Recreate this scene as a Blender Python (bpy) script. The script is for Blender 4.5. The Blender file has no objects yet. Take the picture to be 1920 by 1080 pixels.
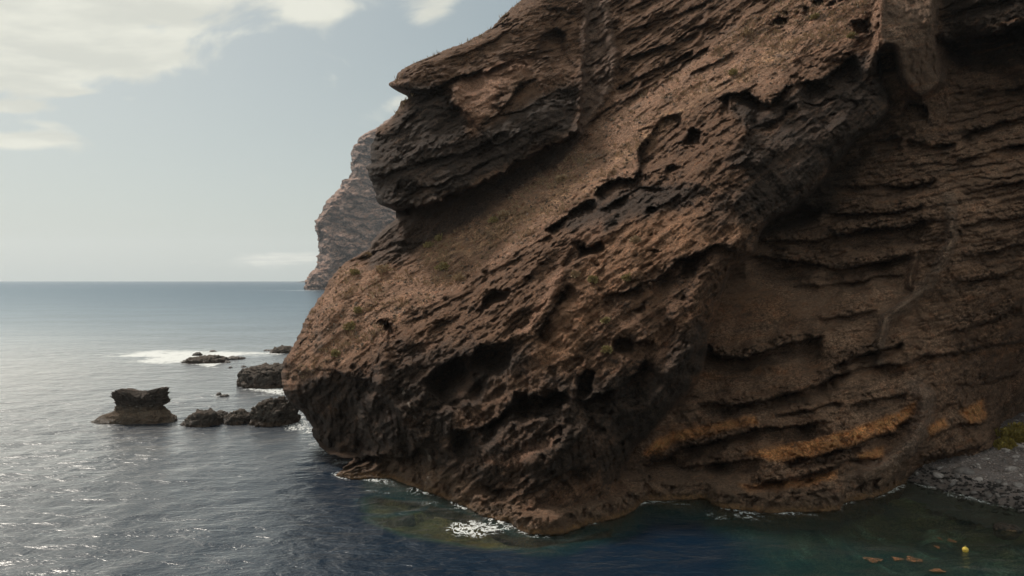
import bpy, bmesh, math, random
import numpy as np
from mathutils import Vector

random.seed(7)
RNG = np.random.RandomState(7)
SC = bpy.context.scene
COL = SC.collection

# ------------------------------------------------------------------ camera
H = 20.0            # height of the drone above the sea
F = 1490.0          # focal length in photograph pixels (1920 wide)
CX, CY = 960.0, 525.0
cam = bpy.data.cameras.new('camera')
cam.sensor_width = 36.0
cam.lens = F / 1920.0 * 36.0
cam.shift_y = -(540.0 - CY) / 1920.0
cam.clip_start = 0.5
cam.clip_end = 60000.0
camo = bpy.data.objects.new('camera', cam)
camo.location = (0, 0, H)
camo.rotation_euler = (math.radians(90), 0, 0)
COL.objects.link(camo)
SC.camera = camo

# ------------------------------------------------------------------ light
SUN_EL, SUN_AZ = 45.5, -45.0      # azimuth from +Y (view direction), negative = left
world = bpy.data.worlds.new('World')
SC.world = world
world.use_nodes = True
sun = bpy.data.lights.new('sun', 'SUN')
sun.energy = 3.3
sun.angle = math.radians(12.0)
sun.color = (1.0, 0.93, 0.84)
suno = bpy.data.objects.new('sun', sun)
_a, _e = math.radians(SUN_AZ), math.radians(SUN_EL)
SUND = Vector((math.sin(_a) * math.cos(_e), math.cos(_a) * math.cos(_e), math.sin(_e)))
suno.rotation_euler = SUND.to_track_quat('Z', 'Y').to_euler()
COL.objects.link(suno)

vs = SC.view_settings
vs.view_transform = 'Standard'
vs.look = 'None'
vs.exposure = 0.0
vs.gamma = 1.0
vs.use_curve_mapping = False
SC.cycles.max_bounces = 6
SC.cycles.diffuse_bounces = 3
SC.cycles.glossy_bounces = 3
SC.cycles.transparent_max_bounces = 8
SC.cycles.volume_bounces = 1
SC.cycles.use_denoising = True

# ------------------------------------------------------------------ node helpers
class NT:
    def __init__(self, tree):
        self.t = tree
        tree.nodes.clear()
    def n(self, typ, **kw):
        nd = self.t.nodes.new(typ)
        for k, v in kw.items():
            setattr(nd, k, v)
        return nd
    def link(self, a, b):
        self.t.links.new(a, b)
    def put(self, sock, v):
        if isinstance(v, (int, float)):
            if sock.type == 'RGBA':
                sock.default_value = (v, v, v, 1)
            elif sock.type == 'VECTOR':
                sock.default_value = (v, v, v)
            else:
                sock.default_value = v
        elif isinstance(v, tuple):
            sock.default_value = v if len(v) == len(sock.default_value) else v + (1,)
        else:
            self.link(v, sock)
    def m(self, op, a, b=0.0, c=None, clamp=False):
        nd = self.n('ShaderNodeMath', operation=op)
        nd.use_clamp = clamp
        self.put(nd.inputs[0], a)
        self.put(nd.inputs[1], b)
        if c is not None:
            self.put(nd.inputs[2], c)
        return nd.outputs[0]
    def mix(self, f, a, b, mode='MIX'):
        nd = self.n('ShaderNodeMix', data_type='RGBA', blend_type=mode)
        self.put(nd.inputs[0], f)
        self.put(nd.inputs[6], a)
        self.put(nd.inputs[7], b)
        return nd.outputs[2]
    def ss(self, v, lo, hi, a=0.0, b=1.0):
        nd = self.n('ShaderNodeMapRange', interpolation_type='SMOOTHSTEP')
        self.put(nd.inputs[0], v)
        self.put(nd.inputs[1], lo)
        self.put(nd.inputs[2], hi)
        self.put(nd.inputs[3], a)
        self.put(nd.inputs[4], b)
        return nd.outputs[0]
    def noise(self, vec, scale, detail=4.0, rough=0.5, dist=0.0):
        nd = self.n('ShaderNodeTexNoise')
        self.put(nd.inputs['Vector'], vec)
        nd.inputs['Scale'].default_value = scale
        nd.inputs['Detail'].default_value = detail
        nd.inputs['Roughness'].default_value = rough
        nd.inputs['Distortion'].default_value = dist
        return nd.outputs[0]
    def xyz(self, x, y, z):
        nd = self.n('ShaderNodeCombineXYZ')
        self.put(nd.inputs[0], x)
        self.put(nd.inputs[1], y)
        self.put(nd.inputs[2], z)
        return nd.outputs[0]
    def sep(self, v):
        nd = self.n('ShaderNodeSeparateXYZ')
        self.link(v, nd.inputs[0])
        return nd.outputs
    def scalev(self, v, s):
        nd = self.n('ShaderNodeVectorMath', operation='MULTIPLY')
        self.link(v, nd.inputs[0])
        nd.inputs[1].default_value = s
        return nd.outputs[0]
    def pos(self):
        return self.n('ShaderNodeNewGeometry').outputs['Position']
    def bump(self, h, dist, strength=1.0, normal=None):
        nd = self.n('ShaderNodeBump')
        nd.inputs['Strength'].default_value = strength
        nd.inputs['Distance'].default_value = dist
        self.link(h, nd.inputs['Height'])
        if normal is not None:
            self.link(normal, nd.inputs['Normal'])
        return nd.outputs[0]

# ------------------------------------------------------------------ sky with broken cloud
def build_world():
    w = NT(world.node_tree)
    out = w.n('ShaderNodeOutputWorld')
    bg = w.n('ShaderNodeBackground')
    bg.inputs[1].default_value = 0.1
    w.link(bg.outputs[0], out.inputs[0])
    sky = w.n('ShaderNodeTexSky', sky_type='NISHITA')
    sky.sun_disc = False
    sky.sun_elevation = math.radians(SUN_EL)
    sky.sun_rotation = math.radians(SUN_AZ)
    sky.air_density = 1.0
    sky.dust_density = 2.5
    sky.ozone_density = 1.0
    tc = w.n('ShaderNodeTexCoord')
    d = w.sep(tc.outputs['Generated'])
    dx, dy, dz = d[0], d[1], d[2]
    el = w.m('MAXIMUM', dz, 0.0)
    # thin veil that takes the blue out of the sky, milky and faintly green low down
    veil = w.mix(w.ss(el, 0.0, 0.40), (4.75, 5.5, 5.25, 1), (2.35, 3.15, 3.45, 1))
    # bright aureole of thin cloud round the sun
    dsn = w.n('ShaderNodeVectorMath', operation='DOT_PRODUCT')
    w.link(tc.outputs['Generated'], dsn.inputs[0])
    dsn.inputs[1].default_value = tuple(SUND)
    au = w.m('MULTIPLY', w.m('POWER', w.m('MAXIMUM', dsn.outputs['Value'], 0.0), 6.0), 0.6)
    veil = w.mix(au, veil, (12.5, 12.0, 10.6, 1))
    base = w.mix(0.82, sky.outputs[0], veil)
    # cloud layer: directions projected on a flat deck
    iz = w.m('DIVIDE', 1.0, w.m('ADD', el, 0.10))
    cu = w.m('MULTIPLY', dx, iz)
    cv = w.m('MULTIPLY', dy, iz)
    cvec = w.xyz(w.m('MULTIPLY', cu, 0.8), w.m('MULTIPLY', cv, 1.15), 0.0)
    n1 = w.noise(cvec, 1.25, 7.0, 0.56, 0.25)
    # tangent plane placement of the banks that stand in view
    iy = w.m('DIVIDE', 1.0, w.m('MAXIMUM', dy, 0.05))
    tu = w.m('MULTIPLY', dx, iy)
    tv = w.m('MULTIPLY', dz, iy)
    ahead = w.ss(dy, 0.05, 0.3)
    def blob(u0, v0, ru, rv, amp, ang=0.0):
        c, s = math.cos(ang), math.sin(ang)
        a = w.m('SUBTRACT', tu, u0)
        b = w.m('SUBTRACT', tv, v0)
        p = w.m('ADD', w.m('MULTIPLY', a, c / ru), w.m('MULTIPLY', b, s / ru))
        q = w.m('ADD', w.m('MULTIPLY', a, -s / rv), w.m('MULTIPLY', b, c / rv))
        r2 = w.m('ADD', w.m('MULTIPLY', p, p), w.m('MULTIPLY', q, q))
        g = w.m('EXPONENT', w.m('MULTIPLY', r2, -1.0))
        return w.m('MULTIPLY', g, amp)
    def T(px, py):
        return (px - CX) / F, (CY - py) / F
    blobs = []
    for px, py, rx, ry, amp, ang in [
            (90, 20, 345, 108, .80, 0.0), (260, 110, 120, 38, .42, -.1), (400, -40, 70, 50, .3, 0),
            (60, 150, 120, 22, .28, 0), (40, 264, 100, 22, .62, 0.0), (20, 200, 80, 14, .50, 0.), (130, 172, 60, 10, .4, 0), (70, 230, 60, 8, .2, -.1),
            (590, 8, 80, 36, .62, -.15), (805, 20, 66, 22, .42, 0.35), (770, -14, 100, 26, .45, 0.0),
            (760, 190, 60, 22, .33, .2), (235, 186, 34, 9, .22, 0), (700, 98, 26, 9, .18, 0),
            (545, 482, 75, 12, .34, 0), (330, 492, 300, 14, .16, 0), (120, 488, 90, 10, .12, 0),
            (680, 230, 50, 14, .12, 0)]:
        u0, v0 = T(px, py)
        blobs.append(blob(u0, v0, rx / F, ry / F, amp, ang))
    s = blobs[0]
    for b in blobs[1:]:
        s = w.m('ADD', s, b)
    # inside the view window the banks decide, elsewhere the open noise does
    inview = w.m('MULTIPLY', ahead, w.m('SUBTRACT', 1.0, w.ss(tv, 0.34, 0.60)))
    inview = w.m('MULTIPLY', inview, w.m('SUBTRACT', 1.0, w.ss(w.m('ABSOLUTE', tu), 0.7, 1.0)))
    n2 = w.noise(w.xyz(w.m('MULTIPLY', tu, 7.5), w.m('MULTIPLY', tv, 13.0), 0.0), 1.0, 8.0, 0.60, 0.5)
    fr = w.m('ADD', s, w.m('MULTIPLY', w.m('SUBTRACT', n2, 0.5), 1.15))
    m_in = w.ss(fr, 0.17, 0.46)
    m_out = w.ss(w.m('ADD', n1, w.m('MULTIPLY', el, 0.08)), 0.47, 0.64)
    mask = w.m('ADD', w.m('MULTIPLY', m_in, inview), w.m('MULTIPLY', m_out, w.m('SUBTRACT', 1.0, inview)))
    mask = w.m('MULTIPLY', mask, w.ss(el, 0.0, 0.02))
    shade = w.noise(cvec, 3.2, 5.0, 0.55, 0.0)
    ccol = w.mix(w.ss(shade, 0.35, 0.65), (6.8, 6.85, 6.1, 1), (8.4, 8.35, 7.3, 1))
    skyc = w.mix(w.m('MULTIPLY', mask, 0.92), base, ccol)
    # soft darker band right at the horizon edge below: sea haze
    w.link(skyc, bg.inputs[0])
build_world()

# ------------------------------------------------------------------ numpy noise
_P = RNG.permutation(4096).astype(np.int32)
_G = RNG.normal(size=(4096, 3)).astype(np.float32)
_G /= np.linalg.norm(_G, axis=1)[:, None]

def perlin(x, y, z):
    x = np.asarray(x, np.float32); y = np.asarray(y, np.float32); z = np.asarray(z, np.float32)
    xi = np.floor(x).astype(np.int32); yi = np.floor(y).astype(np.int32); zi = np.floor(z).astype(np.int32)
    xf = x - xi; yf = y - yi; zf = z - zi
    u = xf ** 3 * (xf * (xf * 6 - 15) + 10)
    v = yf ** 3 * (yf * (yf * 6 - 15) + 10)
    w = zf ** 3 * (zf * (zf * 6 - 15) + 10)
    def g(i, j, k):
        h = _P[(_P[(_P[(xi + i) & 4095] + yi + j) & 4095] + zi + k) & 4095]
        gr = _G[h]
        return gr[..., 0] * (xf - i) + gr[..., 1] * (yf - j) + gr[..., 2] * (zf - k)
    def L(a, b, t):
        return a + (b - a) * t
    return L(L(L(g(0, 0, 0), g(1, 0, 0), u), L(g(0, 1, 0), g(1, 1, 0), u), v),
             L(L(g(0, 0, 1), g(1, 0, 1), u), L(g(0, 1, 1), g(1, 1, 1), u), v), w) * 1.5

def fbm(x, y, z, oct=5, gain=0.5, lac=2.03, ridged=False):
    s = 0.0; a = 1.0; tot = 0.0
    for o in range(oct):
        n = perlin(x + 17.3 * o, y + 9.1 * o, z - 5.7 * o)
        if ridged:
            n = 1.0 - 2.0 * np.abs(n)
        s = s + a * n
        tot += a
        a *= gain
        x = x * lac; y = y * lac; z = z * lac
    return s / tot

def facets(x, y, z, seed=0, tilt=.9):
    """broken rock: every cell of a 3D Voronoi pattern is a plane with its own tilt and offset (about -1..1)"""
    x = np.asarray(x, np.float32) + seed * 13.7; y = np.asarray(y, np.float32) + seed * 5.1; z = np.asarray(z, np.float32)
    xi = np.floor(x).astype(np.int32); yi = np.floor(y).astype(np.int32); zi = np.floor(z).astype(np.int32)
    best = np.full(x.shape, 9.0, np.float32); out = np.zeros(x.shape, np.float32)
    for i in (-1, 0, 1):
        for j in (-1, 0, 1):
            for k in (-1, 0, 1):
                h = _P[(_P[(_P[(xi + i) & 4095] + yi + j) & 4095] + zi + k) & 4095]
                g = _G[h]
                dx = x - (xi + i + .5 + g[..., 0] * .45); dy = y - (yi + j + .5 + g[..., 1] * .45); dz = z - (zi + k + .5 + g[..., 2] * .45)
                d = dx * dx + dy * dy + dz * dz
                g2 = _G[(h * 7 + 11) & 4095]
                v = (dx * g2[..., 0] + dy * g2[..., 1] + dz * g2[..., 2]) * tilt + g2[..., 0] * g2[..., 2] * 1.1
                b = d < best
                best = np.where(b, d, best); out = np.where(b, v, out)
    return out

def sst(x, a, b):
    t = np.clip((x - a) / (b - a), 0, 1)
    return t * t * (3 - 2 * t)

def tps(pts, X, Y):
    p = np.array(pts, np.float64)
    s = 500.0
    xy = p[:, :2] / s
    n = len(p)
    d = np.linalg.norm(xy[:, None] - xy[None], axis=2)
    K = np.where(d > 0, d * d * np.log(d + 1e-12), 0) + np.eye(n) * 1e-3
    Pm = np.c_[np.ones(n), xy]
    A = np.block([[K, Pm], [Pm.T, np.zeros((3, 3))]])
    c = np.linalg.solve(A, np.r_[p[:, 2], 0, 0, 0])
    x = (X / s).ravel(); y = (Y / s).ravel()
    out = c[n] + c[n + 1] * x + c[n + 2] * y
    for i in range(n):
        r2 = (x - xy[i, 0]) ** 2 + (y - xy[i, 1]) ** 2 + 1e-12
        out += c[i] * 0.5 * r2 * np.log(r2)
    return out.reshape(X.shape)

def seg_dist(X, Y, line):
    """distance to an open polyline, signed (+ on the right hand side going along it, y down), and 0..1 along it"""
    L = np.array(line, np.float64)
    seg = L[1:] - L[:-1]
    ln = np.hypot(seg[:, 0], seg[:, 1])
    cum = np.r_[0, np.cumsum(ln)]
    best = np.full(X.shape, 1e9); sg = np.zeros(X.shape); par = np.zeros(X.shape)
    for i in range(len(seg)):
        dx = X - L[i, 0]; dy = Y - L[i, 1]
        t = np.clip((dx * seg[i, 0] + dy * seg[i, 1]) / (ln[i] ** 2), 0, 1)
        ex = dx - t * seg[i, 0]; ey = dy - t * seg[i, 1]
        d = np.hypot(ex, ey)
        cr = seg[i, 0] * dy - seg[i, 1] * dx
        b = d < best - 1e-6
        best = np.where(b, d, best)
        sg = np.where(b, np.sign(cr), sg)
        par = np.where(b, (cum[i] + t * ln[i]) / cum[-1], par)
    return best * sg, par

def poly_sdf(X, Y, poly):
    """+ inside"""
    L = list(poly) + [poly[0]]
    d, _ = seg_dist(X, Y, L)
    inside = np.zeros(X.shape, bool)
    for (x1, y1), (x2, y2) in zip(L[:-1], L[1:]):
        if y1 == y2:
            continue
        c = ((y1 > Y) != (y2 > Y)) & (X < (x2 - x1) * (Y - y1) / (y2 - y1) + x1)
        inside ^= c
    return np.where(inside, np.abs(d), -np.abs(d))

# ------------------------------------------------------------------ mesh helpers
def tag(o, label=None, cat=None, group=None, kind=None):
    if label: o['label'] = label
    if cat: o['category'] = cat
    if group: o['group'] = group
    if kind: o['kind'] = kind
    return o

def mesh_from(name, V, Fc, mat, smooth=True, attrs=None, normals=None, parent=None):
    me = bpy.data.meshes.new(name)
    V = np.ascontiguousarray(V, np.float32); Fc = np.ascontiguousarray(Fc, np.int32)
    k = Fc.shape[1]
    me.vertices.add(len(V)); me.vertices.foreach_set('co', V.ravel())
    me.loops.add(Fc.size); me.loops.foreach_set('vertex_index', Fc.ravel())
    me.polygons.add(len(Fc))
    me.polygons.foreach_set('loop_start', np.arange(0, Fc.size, k, dtype=np.int32))
    me.polygons.foreach_set('loop_total', np.full(len(Fc), k, np.int32))
    me.update(calc_edges=True)
    if smooth:
        me.polygons.foreach_set('use_smooth', np.ones(len(Fc), bool))
    for an, arr in (attrs or {}).items():
        if arr.ndim == 2:
            a = me.attributes.new(an, 'FLOAT_COLOR', 'POINT')
            a.data.foreach_set('color', np.c_[arr, np.ones(len(arr))].astype(np.float32).ravel())
        else:
            a = me.attributes.new(an, 'FLOAT', 'POINT')
            a.data.foreach_set('value', arr.astype(np.float32))
    if mat: me.materials.append(mat)
    if normals is not None:
        me.normals_split_custom_set_from_vertices(normals.astype(np.float32))
    o = bpy.data.objects.new(name, me)
    COL.objects.link(o)
    if parent: o.parent = parent
    return o

def grid_faces(nj, ni):
    idx = np.arange(nj * ni).reshape(nj, ni)
    return np.stack([idx[:-1, :-1], idx[1:, :-1], idx[1:, 1:], idx[:-1, 1:]], -1)

def grid_normals(P):
    du = np.zeros_like(P); dv = np.zeros_like(P)
    du[:, 1:-1] = P[:, 2:] - P[:, :-2]; du[:, 0] = P[:, 1] - P[:, 0]; du[:, -1] = P[:, -1] - P[:, -2]
    dv[1:-1] = P[2:] - P[:-2]; dv[0] = P[1] - P[0]; dv[-1] = P[-1] - P[-2]
    n = np.cross(dv, du)
    n /= np.linalg.norm(n, axis=-1, keepdims=True) + 1e-9
    return n

def unproj(px, py, D):
    return np.stack([(px - CX) / F * D, D, H - (py - CY) / F * D], -1)

def on_water(px, py, z=0.0):
    D = (H - z) * F / (py - CY)
    return (px - CX) / F * D, D

# ------------------------------------------------------------------ materials
def new_mat(name):
    m = bpy.data.materials.new(name)
    m.use_nodes = True
    return m, NT(m.node_tree)

def rock_material(name, fine=1.0, attr=True, base=(0.08, 0.06, 0.045), bumpk=1.0, wet=True):
    m, t = new_mat(name)
    out = t.n('ShaderNodeOutputMaterial')
    b = t.n('ShaderNodeBsdfPrincipled')
    t.link(b.outputs[0], out.inputs[0])
    P = t.pos()
    if attr:
        at = t.n('ShaderNodeAttribute', attribute_name='rock_color')
        c = at.outputs['Color']
    else:
        c = base
    n1 = t.noise(P, 3.5 * fine, 6.0, 0.65)
    n2 = t.noise(P, 0.5 * fine, 5.0, 0.6)
    n3 = t.noise(P, 14.0 * fine, 3.0, 0.6)
    calm = t.ss(t.noise(P, 0.28 * fine, 3.0, 0.6), .36, .60, .35, 1.0)
    n5 = t.noise(t.scalev(P, (1, 1, 1.6)), 6.5 * fine, 4.0, 0.7)
    f = t.m('MULTIPLY', t.m('MULTIPLY', t.ss(n1, 0.32, 0.68, 0.55, 1.5), t.ss(n5, .34, .66, .62, 1.42)), t.ss(n2, 0.3, 0.7, 0.8, 1.2))
    f = t.m('MULTIPLY', f, t.ss(n3, 0.3, 0.75, 0.8, 1.25))
    f = t.m('ADD', 1.0, t.m('MULTIPLY', t.m('SUBTRACT', f, 1.0), calm))
    c1 = t.mix(1.0, c, t.xyz(f, f, f), 'MULTIPLY')
    # rusty and ashy drift
    n4 = t.noise(P, 1.3 * fine, 4.0, 0.6)
    c2 = t.mix(t.ss(n4, 0.5, 0.72, 0.0, 0.35), c1, t.mix(1.0, c1, (1.35, 0.92, 0.70, 1), 'MULTIPLY'))
    c2 = t.mix(t.ss(n4, 0.46, 0.28, 0.0, 0.35), c2, t.mix(1.0, c2, (0.85, 0.95, 1.08, 1), 'MULTIPLY'))
    if wet:
        z = t.sep(P)[2]
        zz = t.m('ADD', z, t.m('MULTIPLY', t.m('SUBTRACT', n2, 0.5), -1.6))
        w = t.ss(zz, 0.95, 0.25)
        c2 = t.mix(t.m('MULTIPLY', w, 0.55), c2, t.mix(1.0, c2, (0.35, 0.33, 0.30, 1), 'MULTIPLY'))
        t.link(t.m('SUBTRACT', 0.92, t.m('MULTIPLY', w, 0.5)), b.inputs['Roughness'])
    else:
        b.inputs['Roughness'].default_value = 0.95
    t.link(c2, b.inputs['Base Color'])
    b.inputs['Specular IOR Level'].default_value = 0.25
    vr = t.n('ShaderNodeTexVoronoi', feature='F1')
    t.link(t.scalev(P, (1.0, 1.0, 1.8)), vr.inputs['Vector']); vr.inputs['Scale'].default_value = 2.4 * fine
    pl = t.sep(vr.outputs['Color'])[0]
    h = t.m('ADD', t.m('ADD', t.m('MULTIPLY', pl, .22), t.m('MULTIPLY', t.noise(P, 2.2 * fine, 8.0, 0.72), 0.8)), t.m('MULTIPLY', t.noise(P, 9.0 * fine, 4.0, 0.6), 0.25))
    t.link(t.bump(h, 0.60 * bumpk / fine, 1.0), b.inputs['Normal'])
    return m

M_ROCK = rock_material('basalt_and_tuff')
M_SEAROCK = rock_material('sea_rock', fine=1.0, bumpk=0.8)
M_FAR = rock_material('far_cliff_rock', fine=0.045, bumpk=1.0, wet=False)
M_FAR.node_tree  # far bump scale follows 'fine'

# ------------------------------------------------------------------ main cliff
LEFT = [(-700, 2050), (-500, 1720), (-300, 1390), (-120, 1110), (-40, 1020), (0, 978), (8, 968), (18, 956), (35, 938), (52, 922), (62, 905), (72, 888),
        (80, 872), (91, 842), (101, 820), (111, 796), (118, 776), (124, 764), (131, 753), (139, 745), (148, 744), (157, 729), (163, 733),
        (167, 742), (170, 768), (185, 763), (191, 752), (203, 746), (215, 741), (224, 734), (235, 717), (244, 705), (259, 704), (278, 695),
        (307, 695), (315, 687), (333, 694), (355, 702), (374, 704), (383, 711), (390, 728), (396, 743), (411, 741), (428, 722), (447, 702),
        (467, 691), (486, 659), (495, 643), (510, 630), (524, 618), (550, 606), (573, 589), (591, 576), (617, 567), (639, 556), (654, 548),
        (673, 533), (695, 529), (721, 530), (735, 533), (747, 538), (757, 549), (765, 560), (780, 572), (802, 586), (814, 585), (826, 592), (837, 600),
        (851, 616), (857, 634), (860, 664), (866, 658), (872, 650), (880, 641), (887, 634), (892, 630), (900, 632), (1040, 634)]
WATERL = [(500, 892), (630, 892), (658, 899), (690, 897), (729, 896), (767, 911), (817, 927), (852, 943), (873, 950), (904, 967), (930, 974), (954, 979),
          (971, 992), (992, 1001), (1030, 1003), (1060, 1000), (1100, 984), (1156, 973), (1185, 960), (1202, 945), (1215, 938), (1241, 939),
          (1322, 935), (1345, 950), (1373, 955), (1430, 962), (1484, 960), (1540, 960), (1574, 957), (1583, 943), (1620, 936), (1655, 928), (1680, 915), (1698, 905),
          (1715, 888), (1750, 877), (1783, 866), (1826, 850), (1852, 839), (1865, 828), (1869, 815), (1877, 796), (1920, 780), (2100, 745), (2500, 700)]

A_PTS = [(530, 700, 93), (560, 765, 91), (600, 837, 89), (660, 857, 87), (640, 885, 82), (650, 650, 90), (590, 640, 94), (620, 560, 98), (700, 500, 104), (760, 440, 110),
         (700, 720, 83), (700, 820, 83), (760, 600, 90), (800, 700, 80), (850, 600, 88), (800, 850, 77), (730, 890, 81), (880, 945, 70.5), (975, 990, 64.5), (900, 800, 73),
         (1000, 900, 68), (1000, 700, 74), (1000, 550, 82), (1000, 400, 98), (1000, 300, 112), (900, 450, 101), (1100, 850, 69), (1150, 920, 71), (1200, 940, 72),
         (1100, 600, 77), (1150, 450, 84), (1200, 300, 97), (1200, 200, 108), (1300, 650, 73), (1250, 750, 72), (1200, 820, 73), (1300, 500, 75), (1400, 400, 78),
         (1300, 350, 84), (1350, 200, 95), (1450, 250, 84), (1500, 350, 81), (1500, 100, 97), (1600, 200, 87), (1620, 50, 96), (1300, 50, 116), (1200, 0, 126),
         (1100, 100, 122), (1100, -200, 160), (1600, -200, 120), (1300, -500, 210), (2000, -400, 130), (1700, 100, 90), (900, 330, 112), (2300, -600, 150), (1700, 600, 60)]
C_PTS = [(700, 300, 107), (740, 380, 103), (720, 240, 111), (790, 370, 101), (860, 345, 101), (760, 140, 114), (800, 200, 110), (850, 110, 118), (900, 250, 105),
         (980, 280, 103.5), (1050, 240, 106), (950, 60, 124), (980, 0, 130), (1080, 100, 121), (1100, 180, 112), (1000, 150, 113), (1100, -100, 142), (1100, 20, 127), (1300, -300, 180)]
B_PTS = [(1180, 900, 79), (1250, 860, 80), (1330, 760, 83), (1400, 620, 88), (1360, 680, 86), (1450, 480, 93), (1560, 330, 97), (1640, 240, 97), (1700, 160, 92), (1660, 100, 91.5), (1700, 60, 92),
         (1700, 0, 95), (1800, 100, 94), (1850, 20, 87), (1900, 180, 92), (1900, 300, 88), (1750, 300, 91), (1700, 450, 86), (1850, 450, 84), (1700, 600, 83),
         (1900, 600, 87), (1600, 700, 80), (1500, 800, 76), (1400, 850, 76), (1600, 850, 74.5), (1750, 700, 82), (1700, 800, 79), (1800, 780, 84), (1860, 815, 88), (1892, 800, 98), (1930, 800, 100), (1900, 740, 98), (1920, 640, 92), (1500, 925, 71), (1400, 915, 73), (1680, 890, 79), (2100, 700, 105), (2100, 400, 84), (2100, 0, 84), (2300, 300, 70), (2300, 700, 95),
         (1900, -200, 95), (1700, -300, 110), (2300, -400, 100), (1200, 500, 98), (1100, 900, 80)]
POLY_C = [(400, 399), (743, 397), (790, 388), (830, 372), (858, 360), (890, 352), (930, 328), (980, 300), (1030, 277), (1062, 258), (1085, 240), (1092, 160), (1100, 60),
          (1120, -80), (1300, -400), (1700, -800), (300, -800)]
EDGE_B = [(2600, -420), (2000, -160), (1700, -120), (1655, -40), (1647, 40), (1643, 100), (1655, 150), (1668, 200), (1640, 235), (1597, 265), (1573, 300), (1540, 340), (1510, 370), (1470, 400), (1440, 415),
          (1423, 440), (1412, 473), (1368, 508), (1357, 540), (1341, 587), (1328, 620), (1323, 661), (1316, 695), (1293, 728), (1260, 765), (1228, 800),
          (1190, 835), (1170, 870), (1162, 900), (1185, 925), (1215, 942), (1230, 1100), (2600, 1100)]

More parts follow.
